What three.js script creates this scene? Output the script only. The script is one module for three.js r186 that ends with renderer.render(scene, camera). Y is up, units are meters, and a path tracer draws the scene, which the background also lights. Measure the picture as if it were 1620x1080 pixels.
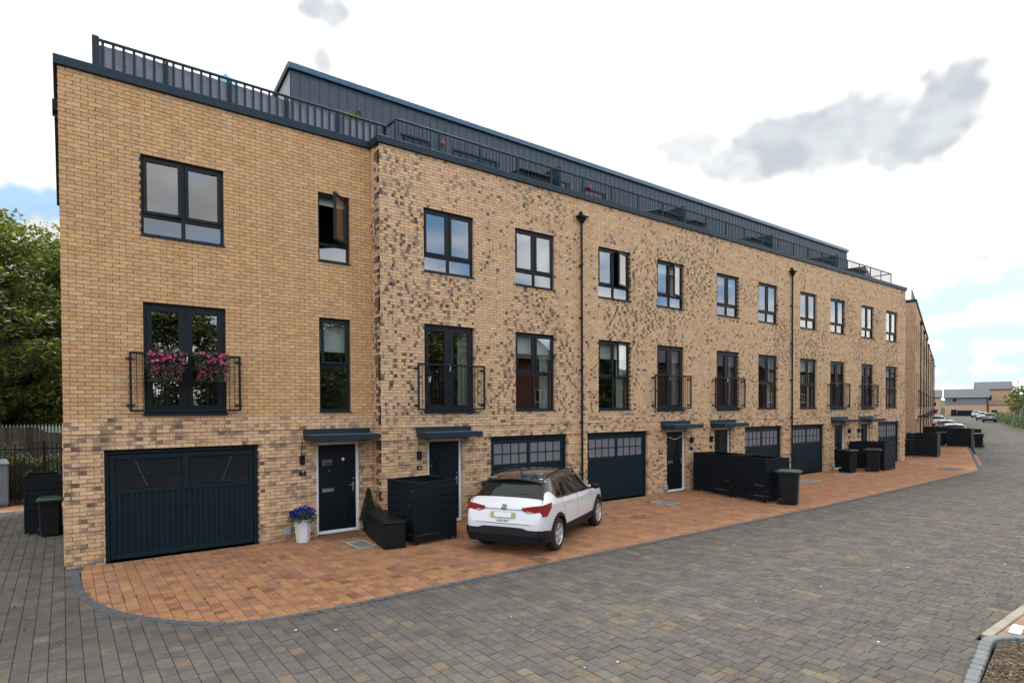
import * as THREE from 'three';
import { RoundedBoxGeometry } from 'three/addons/geometries/RoundedBoxGeometry.js';
import { mergeVertices } from 'three/addons/utils/BufferGeometryUtils.js';
import { TextGeometry } from 'three/addons/geometries/TextGeometry.js';
import { FontLoader } from 'three/addons/loaders/FontLoader.js';
import { Brush, Evaluator, SUBTRACTION } from 'three-bvh-csg';

// ---------------------------------------------------------------- camera
const scene = new THREE.Scene();
const V = (x, y, z) => new THREE.Vector3(x, y, z);
const FOCAL = 948.31, CAM_H = 2.88, CAM_Z = 13.604, YAW = 0.64354, PITCH = -0.01579, ROLL = 0.00482;
const camera = new THREE.PerspectiveCamera(2 * Math.atan(540 / FOCAL) * 180 / Math.PI, 1.5, 0.1, 2500);
camera.setViewOffset(1620, 1080, 0, -121.67, 1620, 1080);
{
  const s = Math.sin(YAW), c = Math.cos(YAW), sp = Math.sin(PITCH), cp = Math.cos(PITCH), sr = Math.sin(ROLL), cr = Math.cos(ROLL);
  const R = V(c, 0, s), F0 = V(s, 0, -c), U0 = V(0, 1, 0);
  const F = F0.clone().multiplyScalar(cp).addScaledVector(U0, sp), U = U0.clone().multiplyScalar(cp).addScaledVector(F0, -sp);
  const R2 = R.clone().multiplyScalar(cr).addScaledVector(U, -sr), U2 = R.clone().multiplyScalar(sr).addScaledVector(U, cr);
  camera.position.set(0, CAM_H, CAM_Z);
  camera.quaternion.setFromRotationMatrix(new THREE.Matrix4().makeBasis(R2, U2, F.clone().negate()));
  camera.updateMatrixWorld();
}
const renderer = new THREE.WebGLRenderer({ antialias: true });
renderer.setSize(1024, 682);
renderer.toneMapping = THREE.LinearToneMapping;
renderer.toneMappingExposure = 3.85;
renderer.shadowMap.enabled = true;

// ---------------------------------------------------------------- noise
function mul(a) { return () => { a |= 0; a = a + 0x6D2B79F5 | 0; let t = Math.imul(a ^ a >>> 15, 1 | a); t = t + Math.imul(t ^ t >>> 7, 61 | t) ^ t; return ((t ^ t >>> 14) >>> 0) / 4294967296; }; }
const rnd = mul(20240817);
const R = (a, b) => a + (b - a) * rnd();
const pick = a => a[Math.floor(rnd() * a.length)];
const lerp = (a, b, t) => a + (b - a) * t, clamp = (x, a = 0, b = 1) => Math.min(b, Math.max(a, x));
const sst = (a, b, x) => { const t = clamp((x - a) / (b - a)); return t * t * (3 - 2 * t); };
const hash = (x, y, z, s = 0) => { let h = Math.imul(x, 374761393) ^ Math.imul(y, 668265263) ^ Math.imul(z, 2147483647 - 97) ^ Math.imul(s, 1274126177); h = Math.imul(h ^ h >>> 13, 1274126177); h = Math.imul(h ^ h >>> 15, 2246822519); return ((h ^ h >>> 16) >>> 0) / 4294967296; };
function vn(x, y, z = 0, per = 0, s = 0) {
  const xi = Math.floor(x), yi = Math.floor(y), zi = Math.floor(z), u = x - xi, v = y - yi, w = z - zi;
  const a = u * u * (3 - 2 * u), b = v * v * (3 - 2 * v), c = w * w * (3 - 2 * w), m = q => per ? ((q % per) + per) % per : q;
  const H = (i, j, k) => hash(m(xi + i), m(yi + j), zi + k, s);
  return lerp(lerp(lerp(H(0, 0, 0), H(1, 0, 0), a), lerp(H(0, 1, 0), H(1, 1, 0), a), b), lerp(lerp(H(0, 0, 1), H(1, 0, 1), a), lerp(H(0, 1, 1), H(1, 1, 1), a), b), c);
}
const fbm = (x, y, z = 0, o = 5, per = 0, s = 0) => { let v = 0, A = 0.5, n = 0; for (let i = 0; i < o; i++) { v += A * vn(x, y, z, per, s + i); n += A; x *= 2; y *= 2; z *= 2; per *= 2; A *= 0.5; } return v / n; };

// ---------------------------------------------------------------- sky: bright broken cloud, sun veiled behind the terrace
const SUN = V(0.42, 0.78, -0.46).normalize();
{
  const w = 1280, h = 640, d = new Float32Array(w * h * 4);
  // grey cloud bodies: azimuth (deg from -z towards +x), elevation, half sizes, strength
  const clouds = [[61, 21.5, 4.6, 2.0, 0.8], [66, 21.9, 4.2, 2.0, 0.9], [70.8, 20.6, 3.2, 2.1, 1], [73, 22.6, 1.9, 2.3, 1], [57.5, 20.6, 3, 1.6, 0.65], [53.3, 22.3, 2.8, 1.2, 0.5],
    [71.9, 7.8, 1.8, 0.9, 0.9], [74.8, 8.6, 3.2, 0.85, 1], [79, 9.2, 3, 1.0, 0.9], [74.8, 5.5, 2.8, 0.75, 1], [79, 5.7, 2.5, 0.9, 0.9], [73.0, 3.7, 1.8, 0.9, 0.9], [76.9, 3.4, 1.4, 0.7, 0.9], [75.2, 2.0, 4, 0.6, 0.85],
    [19, 32.5, 1.1, 0.9, 0.9], [20.7, 32.2, 1.0, 1.1, 0.7], [19.7, 28.8, 0.6, 1.0, 0.6], [74.8, 10.9, 0.7, 0.25, 0.4], [72, 27.6, 2, 0.8, 0.3]];
  for (let j = 0; j < h; j++) for (let i = 0; i < w; i++) {
    const ph = (i + 0.5) / w * 2 * Math.PI - Math.PI, th = ((j + 0.5) / h - 0.5) * Math.PI;
    if (th < -0.09) { const o = (j * w + i) * 4; d[o] = d[o + 1] = 0.12; d[o + 2] = 0.11; d[o + 3] = 1; continue; }
    const x = Math.cos(th) * Math.cos(ph), y = Math.sin(th), z = Math.cos(th) * Math.sin(ph);
    const yy = Math.max(y, 0.0), k = 1 / (yy + 0.16);
    const px = x * k, pz = z * k;
    const n1 = fbm(px * 1.3 - 12.24, pz * 1.3 - 4.18, 0, 6), n2 = fbm(px * 3.1 + 3, pz * 3.1 - 7, 2, 5), n3 = fbm(px * 0.9 - 11.29, pz * 0.9 - 16.26, 7, 4);
    const g = x * SUN.x + y * SUN.y + z * SUN.z;             // nearness of the veiled sun
    const veil = sst(0.34, 0.62, g);
    const cov = sst(0.40, 0.60, n1 * 0.62 + n2 * 0.38 + 0.05 + veil * 0.30);
    const blue = [lerp(0.25, 0.075, Math.sqrt(yy)), lerp(0.40, 0.20, Math.sqrt(yy)), lerp(0.55, 0.44, Math.sqrt(yy))];
    const thick = sst(0.42, 0.75, n3 * 0.6 + n2 * 0.4);
    const bright = lerp(0.80, 0.36, veil) * (1 - lerp(0.62, 0.42, veil) * thick);
    const cc = [bright, bright * 0.985, bright * 0.96];
    let r = lerp(blue[0], cc[0], cov), gg = lerp(blue[1], cc[1], cov), b = lerp(blue[2], cc[2], cov);
    const az = Math.atan2(x, -z) * 180 / Math.PI, el = th * 180 / Math.PI;
    let G = 0;
    for (const [ca, ce, sa, se, st] of clouds) {
      const ua = (az - ca) * Math.cos(th) / sa, ue = (el - ce) / se;
      const dd = ua * ua + ue * ue; if (dd > 4) continue;
      const nn = fbm(az * 0.8 + ca, el * 1.3 + ce, 3, 5) - 0.5;
      G = Math.max(G, Math.min(1, st * 1.15) * (ce < 14 ? sst(1.55, 0.85, dd + nn * 3.2) : sst(1.7, 0.5, dd + nn * 2.6)));
    }
    G = Math.min(1, G * 1.12);
    const gl = sst(16, 8, el), gc = [lerp(0.175, 0.12, gl), lerp(0.187, 0.155, gl), lerp(0.20, 0.195, gl)];
    const gv = lerp(0.9, 1.14, sst(0.3, 0.7, fbm(az * 0.5 + 9, el * 0.8, 5, 4))); r = lerp(r, gc[0] * gv, G); gg = lerp(gg, gc[1] * gv, G); b = lerp(b, gc[2] * lerp(1, gv, 0.8), G);
    // a blue gap low on the left
    const ga = (az + 1.8) / 2.4, ge = (el - 14.8) / 1.7, gap = sst(1.3, 0.2, ga * ga + ge * ge + (fbm(az * 0.7, el * 0.9, 9, 5) - 0.5) * 4.5);
    r = lerp(r, 0.10, gap * 0.85); gg = lerp(gg, 0.18, gap * 0.85); b = lerp(b, 0.26, gap * 0.85);
    if (y < 0) { const t = sst(0, -0.08, y); r = lerp(r, 0.12, t); gg = lerp(gg, 0.12, t); b = lerp(b, 0.11, t); }
    const o = (j * w + i) * 4; d[o] = r; d[o + 1] = gg; d[o + 2] = b; d[o + 3] = 1;
  }
  const t = new THREE.DataTexture(d, w, h, THREE.RGBAFormat, THREE.FloatType);
  t.mapping = THREE.EquirectangularReflectionMapping; t.magFilter = t.minFilter = THREE.LinearFilter; t.wrapS = THREE.RepeatWrapping; t.needsUpdate = true;
  scene.background = t; scene.environment = t;
}
const sun = new THREE.DirectionalLight(new THREE.Color(1, 0.96, 0.9), 1.0);
sun.position.copy(SUN).multiplyScalar(150).add(V(25, 0, 0)); sun.target.position.set(25, 0, 0);
sun.castShadow = true; sun.shadow.radius = 34; sun.shadow.mapSize.set(4096, 4096);
Object.assign(sun.shadow.camera, { left: -90, right: 90, top: 90, bottom: -90, near: 1, far: 400 });
scene.add(sun, sun.target);

// ---------------------------------------------------------------- mesh builder (local metres)
class MB {
  constructor() { this.p = []; this.n = []; this.t = []; this.c = []; this.i = []; this.m = null; }
  at(m) { this.m = m; return this; }
  vert(p, n, col, uv) {
    if (this.m) { p = p.clone().applyMatrix4(this.m); n = n.clone().transformDirection(this.m); }
    this.p.push(p.x, p.y, p.z); this.n.push(n.x, n.y, n.z); this.c.push(...(col || [1, 1, 1]));
    if (uv) this.t.push(...uv); else { const a = Math.abs(n.x), b = Math.abs(n.y), c = Math.abs(n.z); if (b >= a && b >= c) this.t.push(p.x, -p.z); else if (a >= c) this.t.push(p.z, p.y); else this.t.push(p.x, p.y); }
    return this.p.length / 3 - 1;
  }
  quad(a, b, c, d, col, uv) {   // counter-clockwise; col: one colour or four
    const n = b.clone().sub(a).cross(c.clone().sub(a)); if (n.lengthSq() < 1e-16) n.copy(d.clone().sub(a)).cross(c.clone().sub(a)).negate(); n.normalize();
    const k = Array.isArray(col && col[0]) ? col : [col, col, col, col];
    const s = this.vert(a, n, k[0], uv && uv[0]); this.vert(b, n, k[1], uv && uv[1]); this.vert(c, n, k[2], uv && uv[2]); this.vert(d, n, k[3], uv && uv[3]);
    this.i.push(s, s + 1, s + 2, s, s + 2, s + 3); return this;
  }
  box(x0, x1, y0, y1, z0, z1, col, skip = '') {
    const P = (x, y, z) => V(x ? x1 : x0, y ? y1 : y0, z ? z1 : z0);
    if (!skip.includes('f')) this.quad(P(0, 0, 1), P(1, 0, 1), P(1, 1, 1), P(0, 1, 1), col);
    if (!skip.includes('k')) this.quad(P(1, 0, 0), P(0, 0, 0), P(0, 1, 0), P(1, 1, 0), col);
    if (!skip.includes('r')) this.quad(P(1, 0, 1), P(1, 0, 0), P(1, 1, 0), P(1, 1, 1), col);
    if (!skip.includes('l')) this.quad(P(0, 0, 0), P(0, 0, 1), P(0, 1, 1), P(0, 1, 0), col);
    if (!skip.includes('t')) this.quad(P(0, 1, 1), P(1, 1, 1), P(1, 1, 0), P(0, 1, 0), col);
    if (!skip.includes('b')) this.quad(P(0, 0, 0), P(1, 0, 0), P(1, 0, 1), P(0, 0, 1), col);
    return this;
  }
  cbox(x0, x1, y0, y1, z0, z1, b = 0.004, col) {   // box with its vertical-face edges chamfered on all sides
    const X = [x0, x0 + b, x1 - b, x1], Y = [y0, y0 + b, y1 - b, y1], Z = [z0, z0 + b, z1 - b, z1];
    const q = (...a) => this.quad(...a.map(v => V(...v)), col);
    q([X[1], Y[1], Z[3]], [X[2], Y[1], Z[3]], [X[2], Y[2], Z[3]], [X[1], Y[2], Z[3]]);
    q([X[2], Y[1], Z[0]], [X[1], Y[1], Z[0]], [X[1], Y[2], Z[0]], [X[2], Y[2], Z[0]]);
    q([X[3], Y[1], Z[2]], [X[3], Y[1], Z[1]], [X[3], Y[2], Z[1]], [X[3], Y[2], Z[2]]);
    q([X[0], Y[1], Z[1]], [X[0], Y[1], Z[2]], [X[0], Y[2], Z[2]], [X[0], Y[2], Z[1]]);
    q([X[1], Y[3], Z[2]], [X[2], Y[3], Z[2]], [X[2], Y[3], Z[1]], [X[1], Y[3], Z[1]]);
    q([X[1], Y[0], Z[1]], [X[2], Y[0], Z[1]], [X[2], Y[0], Z[2]], [X[1], Y[0], Z[2]]);
    // chamfers
    q([X[2], Y[1], Z[3]], [X[3], Y[1], Z[2]], [X[3], Y[2], Z[2]], [X[2], Y[2], Z[3]]);
    q([X[0], Y[1], Z[2]], [X[1], Y[1], Z[3]], [X[1], Y[2], Z[3]], [X[0], Y[2], Z[2]]);
    q([X[3], Y[1], Z[1]], [X[2], Y[1], Z[0]], [X[2], Y[2], Z[0]], [X[3], Y[2], Z[1]]);
    q([X[1], Y[1], Z[0]], [X[0], Y[1], Z[1]], [X[0], Y[2], Z[1]], [X[1], Y[2], Z[0]]);
    q([X[1], Y[2], Z[3]], [X[2], Y[2], Z[3]], [X[2], Y[3], Z[2]], [X[1], Y[3], Z[2]]);
    q([X[1], Y[3], Z[1]], [X[2], Y[3], Z[1]], [X[2], Y[2], Z[0]], [X[1], Y[2], Z[0]]);
    q([X[3], Y[2], Z[2]], [X[3], Y[2], Z[1]], [X[2], Y[3], Z[1]], [X[2], Y[3], Z[2]]);
    q([X[1], Y[3], Z[2]], [X[1], Y[3], Z[1]], [X[0], Y[2], Z[1]], [X[0], Y[2], Z[2]]);
    q([X[1], Y[0], Z[2]], [X[2], Y[0], Z[2]], [X[2], Y[1], Z[3]], [X[1], Y[1], Z[3]]);
    q([X[0], Y[1], Z[2]], [X[0], Y[1], Z[1]], [X[1], Y[0], Z[1]], [X[1], Y[0], Z[2]]);
    q([X[2], Y[0], Z[2]], [X[2], Y[0], Z[1]], [X[3], Y[1], Z[1]], [X[3], Y[1], Z[2]]);
    q([X[1], Y[1], Z[0]], [X[2], Y[1], Z[0]], [X[2], Y[0], Z[1]], [X[1], Y[0], Z[1]]);
    return this;
  }
  tube(pts, r, seg = 8, col, cap = true) {   // r: number or one radius for each point
    const P = pts.map(p => p.isVector3 ? p : V(...p)); let up = null, base = -1;
    for (let k = 0; k < P.length; k++) {
      const t = (k < P.length - 1 ? P[k + 1].clone().sub(P[k]) : P[k].clone().sub(P[k - 1])); if (k && k < P.length - 1) t.normalize().add(P[k].clone().sub(P[k - 1]).normalize()); t.normalize();
      if (!up) up = Math.abs(t.y) < 0.9 ? V(0, 1, 0) : V(1, 0, 0);
      const s = up.clone().cross(t).normalize(), u = t.clone().cross(s).normalize(); up = u;
      const rr = Array.isArray(r) ? r[k] : r, st = this.p.length / 3;
      for (let a = 0; a <= seg; a++) { const an = a / seg * 2 * Math.PI, n = s.clone().multiplyScalar(Math.cos(an)).addScaledVector(u, Math.sin(an)); this.vert(P[k].clone().addScaledVector(n, rr), n, col, [a / seg * 2 * Math.PI * rr, P[k].y + P[k].x + P[k].z]); }
      if (base >= 0) for (let a = 0; a < seg; a++) this.i.push(base + a, base + a + 1, st + a + 1, base + a, st + a + 1, st + a);
      base = st;
      if (cap && (k === 0 || k === P.length - 1)) { const e = k ? 1 : -1, c0 = this.vert(P[k], t.clone().multiplyScalar(e), col), r0 = this.p.length / 3; for (let a = 0; a <= seg; a++) { const an = a / seg * 2 * Math.PI; this.vert(P[k].clone().addScaledVector(s, Math.cos(an) * rr).addScaledVector(u, Math.sin(an) * rr), t.clone().multiplyScalar(e), col); } for (let a = 0; a < seg; a++) e > 0 ? this.i.push(c0, r0 + a, r0 + a + 1) : this.i.push(c0, r0 + a + 1, r0 + a); }
    }
    return this;
  }
  geo(g, col) {
    const m = this.m, q = g.index ? g.index.array : [...Array(g.attributes.position.count).keys()], s = this.p.length / 3, A = g.attributes;
    for (let k = 0; k < A.position.count; k++) this.vert(V().fromBufferAttribute(A.position, k), V().fromBufferAttribute(A.normal, k), col, A.uv && !this.metric ? [A.uv.getX(k), A.uv.getY(k)] : null);
    for (const k of q) this.i.push(s + k); return this;
  }
  get empty() { return !this.i.length; }
  geometry() {
    const g = new THREE.BufferGeometry(), f = a => new Float32Array(a);
    g.setAttribute('position', new THREE.BufferAttribute(f(this.p), 3)); g.setAttribute('normal', new THREE.BufferAttribute(f(this.n), 3));
    g.setAttribute('uv', new THREE.BufferAttribute(f(this.t), 2)); g.setAttribute('color', new THREE.BufferAttribute(f(this.c), 3));
    g.setIndex(new THREE.BufferAttribute(new Uint32Array(this.i), 1)); return g;
  }
  build(name, mat, parent) { return mesh(name, this.geometry(), mat, parent); }
}
const taken = {};
const numbered = n => { const k = taken[n] = (taken[n] ?? -1) + 1; return k ? n + '_' + String(k).padStart(3, '0') : n; };
function mesh(name, geo, mat, parent = scene) {
  const m = new THREE.Mesh(geo, mat); m.name = parent === scene ? numbered(name) : name; m.castShadow = m.receiveShadow = true; parent.add(m); return m;
}
function part(name, parent, x = 0, y = 0, z = 0, turn = 0) { const g = new THREE.Group(); g.name = name; g.position.set(x, y, z); g.rotation.y = turn; parent.add(g); return g; }
function thing(name, label, category, [x, y, z] = [0, 0, 0], turn = 0, group) {
  const o = new THREE.Group(); o.name = numbered(name); o.position.set(x, y, z); o.rotation.y = turn; o.userData = { label, category }; if (group) o.userData.group = group; scene.add(o); return o;
}
const structure = (m, label) => { m.userData.kind = 'structure'; if (label) { m.userData.label = label; } return m; };
const stuff = m => { m.userData.kind = 'stuff'; return m; };
function copy(o, label, [x, y, z], turn = 0) { const c = o.clone(); c.name = numbered(o.name.replace(/_\d{3}$/, '')); c.userData = { ...o.userData, label }; c.position.set(x, y, z); c.rotation.y = turn; scene.add(c); return c; }

// ---------------------------------------------------------------- textures and materials
function tex(size, fn, srgb = false, rep = 1) {
  const d = new Uint8Array(size * size * 4);
  for (let j = 0; j < size; j++) for (let i = 0; i < size; i++) { const v = fn(i / size, j / size), o = (j * size + i) * 4; for (let k = 0; k < 3; k++) d[o + k] = clamp(Array.isArray(v) ? v[k] : v) * 255; d[o + 3] = 255; }
  const t = new THREE.DataTexture(d, size, size); t.wrapS = t.wrapT = THREE.RepeatWrapping; t.magFilter = THREE.LinearFilter; t.minFilter = THREE.LinearMipmapLinearFilter; t.generateMipmaps = true; t.repeat.set(rep, rep); t.needsUpdate = true; if (srgb) t.colorSpace = THREE.SRGBColorSpace; return t;
}
const grainT = tex(512, (u, v) => { const a = fbm(u * 64, v * 64, 0, 3, 64), b = fbm(u * 10, v * 10, 0, 4, 10, 5), s = vn(u * 170, v * 170, 0, 170, 9); return 0.80 + 0.26 * (a - 0.5) + 0.30 * (b - 0.5) - (s > 0.86 ? 0.14 : 0); }, false, 1.6);
const grainB = tex(512, (u, v) => 0.5 * fbm(u * 60, v * 60, 0, 4, 60) + 0.5 * fbm(u * 16, v * 16, 0, 3, 16, 3), false, 1.6);
const woodT = tex(256, (u, v) => 0.72 + 0.4 * (fbm(u * 4, v * 40, 0, 4, 4) - 0.5) + 0.16 * (vn(u * 3, v * 90, 0, 0, 3) - 0.5), false, 1);
const dirtT = tex(512, (u, v) => { const a = fbm(u * 6, v * 6, 0, 6, 6), b = fbm(u * 40, v * 40, 0, 3, 40, 2); return 0.76 + 0.40 * (a - 0.5) + 0.25 * (b - 0.5); }, false, 0.7);
const lin = (r, g, b) => new THREE.Color().setRGB(r, g, b);
const std = (c, roughness = 0.6, o = {}) => new THREE.MeshStandardMaterial({ color: Array.isArray(c) ? lin(...c) : c, roughness, ...o });
const matte = (c, roughness) => new THREE.MeshPhysicalMaterial({ color: lin(...c), roughness, specularIntensity: 0.5 });
const dull = (c, roughness, o = {}) => new THREE.MeshPhysicalMaterial({ color: lin(...c), roughness, specularIntensity: 0.2, ...o });
const M = {
  brick: dull([1.25, 1.25, 1.25], 0.93, { vertexColors: true, map: grainT, bumpMap: grainB, bumpScale: 0.004 }),
  mortar: dull([0.20, 0.145, 0.09], 0.95, { map: grainT }),
  paver: dull([1.12, 1.12, 1.12], 0.88, { vertexColors: true, map: dirtT, bumpMap: grainB, bumpScale: 0.005 }),
  bedding: dull([0.045, 0.04, 0.034], 1, { map: grainT }),
  kerb: dull([0.125, 0.138, 0.146], 0.9, { map: dirtT, bumpMap: grainB, bumpScale: 0.003 }),
  paleKerb: std([0.34, 0.31, 0.25], 0.9, { map: dirtT }),
  frame: matte([0.006, 0.009, 0.013], 0.5), 
  navy: matte([0.0026, 0.0125, 0.020], 0.55), doorNavy: matte([0.0026, 0.0058, 0.0105], 0.45),
  clad: std([0.046, 0.066, 0.086], 0.6, { metalness: 0.2 }), trim: matte([0.011, 0.026, 0.037], 0.55),
  black: matte([0.006, 0.006, 0.007], 0.5), rubber: std([0.012, 0.012, 0.012], 0.8), plasticBlack: matte([0.0055, 0.006, 0.007], 0.6),
  white: std([0.72, 0.73, 0.74], 0.35), steel: std([0.6, 0.6, 0.6], 0.3, { metalness: 1 }), galv: std([0.28, 0.32, 0.34], 0.5, { metalness: 0.6, map: dirtT }),
  glass: new THREE.MeshPhysicalMaterial({ color: lin(0.86, 0.92, 0.93), roughness: 0.0, transmission: 1, thickness: 0, ior: 2.5 }),
  frosted: std([0.155, 0.16, 0.175], 0.3), room: std([0.15, 0.14, 0.125], 0.9), blind: std([0.42, 0.46, 0.42], 0.9), curtain: std([0.36, 0.37, 0.34], 0.95),
  store: std([0.010, 0.018, 0.027], 0.6, { map: woodT, bumpMap: woodT, bumpScale: 0.002 }), fabric: std([0.27, 0.28, 0.33], 0.95, { map: dirtT }),
};

// ---------------------------------------------------------------- ground
const rise = x => Math.max(0, (x - 50) * 0.004);
const BEND = 0.2965, BX = Math.cos(BEND), BZ = -Math.sin(BEND);           // the road turns 17 degrees beyond the terrace
{
  const m = new MB(), xs = [-400, -60, -10, 0, 33, 50, 120, 200, 400, 900], zs = [-900, -200, -60, -12, 0, 6, 12, 60, 300];
  for (let i = 0; i < xs.length - 1; i++) for (let j = 0; j < zs.length - 1; j++) {
    const P = (x, z) => V(x, -0.075 + rise(x), z), a = P(xs[i], zs[j + 1]), b = P(xs[i + 1], zs[j + 1]), c = P(xs[i + 1], zs[j]), d = P(xs[i], zs[j]); m.quad(a, b, c, d);
  }
  structure(m.build('ground', M.bedding), 'dark bedding ground under the paving and beyond');
}
const COVERS = [[4.86, 5.30, 1.05, 1.75], [14.40, 15.02, 1.45, 2.13], [11.1, 11.85, 1.4, 2.0], [23.0, 23.9, 1.5, 2.12], [26.5, 27.3, 1.3, 1.95], [34.6, 35.4, 1.25, 1.75], [32.2, 33.5, 3.3, 4.0]];
// edge between the buff drive and the grey road
const EDGE = [[0.2, 0.35], [0.22, 1.1], [0.25, 1.95], [0.42, 2.81], [0.77, 3.65], [1.15, 4.2], [1.65, 4.72], [2.2, 4.97], [2.9, 5.07], [18, 5.08], [22, 4.97], [33.1, 4.62]];
function edgeZ(x) { for (let k = 2; k < EDGE.length; k++) if (x <= EDGE[k][0]) { const [a, b] = EDGE[k - 1], [c, d] = EDGE[k]; return lerp(b, d, clamp((x - a) / (c - a))); } return 4.62 - 0.3056 * (x - 33.1); }
const GREY = [[0.124, 0.113, 0.102], [0.120, 0.110, 0.101], [0.128, 0.116, 0.102], [0.113, 0.106, 0.099], [0.131, 0.118, 0.102], [0.126, 0.112, 0.102]];
const BUFF = [[0.392, 0.203, 0.110], [0.382, 0.195, 0.108], [0.356, 0.183, 0.107], [0.396, 0.216, 0.107], [0.328, 0.172, 0.112], [0.390, 0.194, 0.102]];
const greyC = (x, z) => { let c = pick(GREY); if (rnd() < 0.07 + 0.16 * sst(0.3, 0.8, vn(x * 0.5, z * 0.5))) c = pick([[0.162, 0.136, 0.104], [0.150, 0.128, 0.101], [0.165, 0.132, 0.096], [0.145, 0.125, 0.101]]); const q = R(0.90, 1.10); return c.map(v => v * q); };
const STAINS = [[3.44, 1.49, 0.16], [3.1, 3.03, 0.2], [3.61, 4.26, 0.14], [3.0, 1.41, 0.1], [7.17, 4.8, 0.2], [12.15, 2.95, 0.3], [5.34, 4.42, 0.15]];
const buffC = (x, z) => { let q = R(0.9, 1.1); for (const [a, b, r] of STAINS) if (Math.hypot(x - a, z - b) < r * R(0.7, 1.3)) q *= 0.66; return pick(BUFF).map(v => v * q); };
function paverQuads(mb, xa, xb, z00, z01, z10, z11, top, col) {   // z00/z01: near-wall and road ends on side xa, z10/z11 on side xb
  const b = 0.0045, h = 0.004, P = (x, y, z) => V(x, y, z), Y = top, y = top - h, o = -0.03;
  const A = P(xa + b, Y, z01 - b), B = P(xb - b, Y, z11 - b), C = P(xb - b, Y, z10 + b), D = P(xa + b, Y, z00 + b);
  const a = P(xa, y, z01), bb = P(xb, y, z11), c = P(xb, y, z10), d = P(xa, y, z00), f = v => V(v.x, o, v.z);
  mb.quad(A, B, C, D, col); mb.quad(a, bb, B, A, col); mb.quad(bb, c, C, B, col); mb.quad(c, d, D, C, col); mb.quad(d, a, A, D, col);
  mb.quad(f(a), f(bb), bb, a, col); mb.quad(f(bb), f(c), c, bb, col); mb.quad(f(c), f(d), d, c, col); mb.quad(f(d), f(a), a, d, col);
}
function paving(holder, rows, zlo, zhi, colour, zones, limit) {
  const ROW = 0.164, W = 0.1585, G = 0.002, list = [];
  for (const [xa0, xb0] of rows) for (let x = xa0; x < xb0 - 0.05; x += ROW) {
    const xa = x, xb = x + W; const a0 = zlo(xa), a1 = zlo(xb), e0 = zhi(xa), e1 = zhi(xb); if (a0 == null || e0 == null) continue;
    let z = Math.floor(Math.min(a0, a1) / 0.16) * 0.16 - R(0, 0.2);
    while (z < Math.max(e0, e1)) {
      const L = pick([0.12, 0.16, 0.16, 0.2, 0.24, 0.24]); const s = z + G, t = z + L - G; z += L;
      const q = [Math.max(s, a0), Math.min(t, e0), Math.max(s, a1), Math.min(t, e1)];
      if (q[1] - q[0] < 0.012 && q[3] - q[2] < 0.012) continue;
      if (q[1] < q[0]) q[1] = q[0] + 0.012; if (q[3] < q[2]) q[3] = q[2] + 0.012;
      const mx = (xa + xb) / 2, mz = (q[0] + q[1] + q[2] + q[3]) / 4; if (zones && zones(mx, mz)) continue;
      const whole = Math.abs(q[1] - q[0] - L + 2 * G) < 1e-6 && Math.abs(q[3] - q[2] - L + 2 * G) < 1e-6;
      // in view, and how near
      const p = V(mx, 0, mz).project(camera), seen = Math.abs(p.x) < 0.98 && Math.abs(p.y) < 0.96 && p.z < 1;
      list.push({ xa, xb, q, mx, mz, whole, L, key: seen && whole ? Math.hypot(mx, mz - CAM_Z) : 1e9 });
    }
  }
  const near = [...list].filter(p => p.key < 1e8).sort((a, b) => a.key - b.key).slice(0, limit); for (const p of near) p.solo = true;
  const mb = new MB();
  for (const p of list) if (!p.solo) paverQuads(mb, p.xa, p.xb, ...p.q, R(-0.003, 0.003), colour(p.mx, p.mz));
  stuff(mb.build('paver_field', M.paver, holder));
  const cache = {};
  for (const p of near) {
    const k = p.L.toFixed(2), v = Math.floor(rnd() * 14), id = k + v;
    if (!cache[id]) { const g = new MB(), l = p.L - 0.004, o = R(0, 9); paverQuads(g, -W / 2, W / 2, -l / 2, l / 2, -l / 2, l / 2, 0, colour(o, o)); for (let i = 0; i < g.t.length; i++) g.t[i] += o; cache[id] = g.geometry(); }
    const m = mesh('paver', cache[id], M.paver, holder); m.position.set(p.mx, R(-0.003, 0.003), p.mz);
  }
}
const FRONT = 0.49;                                              // how far the long row stands forward of the end house
{
  const drive = new THREE.Group(); drive.name = 'driveway'; scene.add(drive); structure(drive, 'buff orange block paved driveway along the terrace');
  paving(drive, [[0.22, 36]], x => x < 0.35 ? 0.02 : x < 6 ? 0.02 : x < 36.3 ? FRONT + 0.02 : -1, x => (x < 0.9 ? edgeZ(x + 0.09) + 0.06 : edgeZ(x) + (x < 2.6 ? 0.07 : -0.006)), buffC, (x, z) => inCover(x, z), 300);
  const road = new THREE.Group(); road.name = 'road'; scene.add(road); structure(road, 'grey and tan block paved road');
  const kw = 0.13;
  const zl = x => x < 0.001 ? -8.8 : x < 0.165 ? 0.03 : x < 0.33 ? 1.85 : x < 2.6 ? edgeZ(x) + 0.05 : edgeZ(x) + kw + 0.006;
  paving(road, [[-6.892, 9]], x => x < 0.34 ? zl(0.164 * Math.round((x + 0.004 - 0.08) / 0.164) + 0.07) : zl(x), x => { const B = [[5.2, 12.5], [6.3, 11.85], [7.35, 11.5], [8.3, 11.33], [8.95, 11.22], [9.3, 11.2]]; if (x < 5.2) return 12.5; for (let k = 1; k < B.length; k++) if (x <= B[k][0]) return lerp(B[k - 1][1], B[k][1], (x - B[k - 1][0]) / (B[k][0] - B[k - 1][0])) + 0.05; return 11.2; }, greyC, null, 300);
  paving(road, [[9, 36]], x => edgeZ(x) + kw + 0.006, x => 11.13, greyC, null, 0);
}
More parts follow.
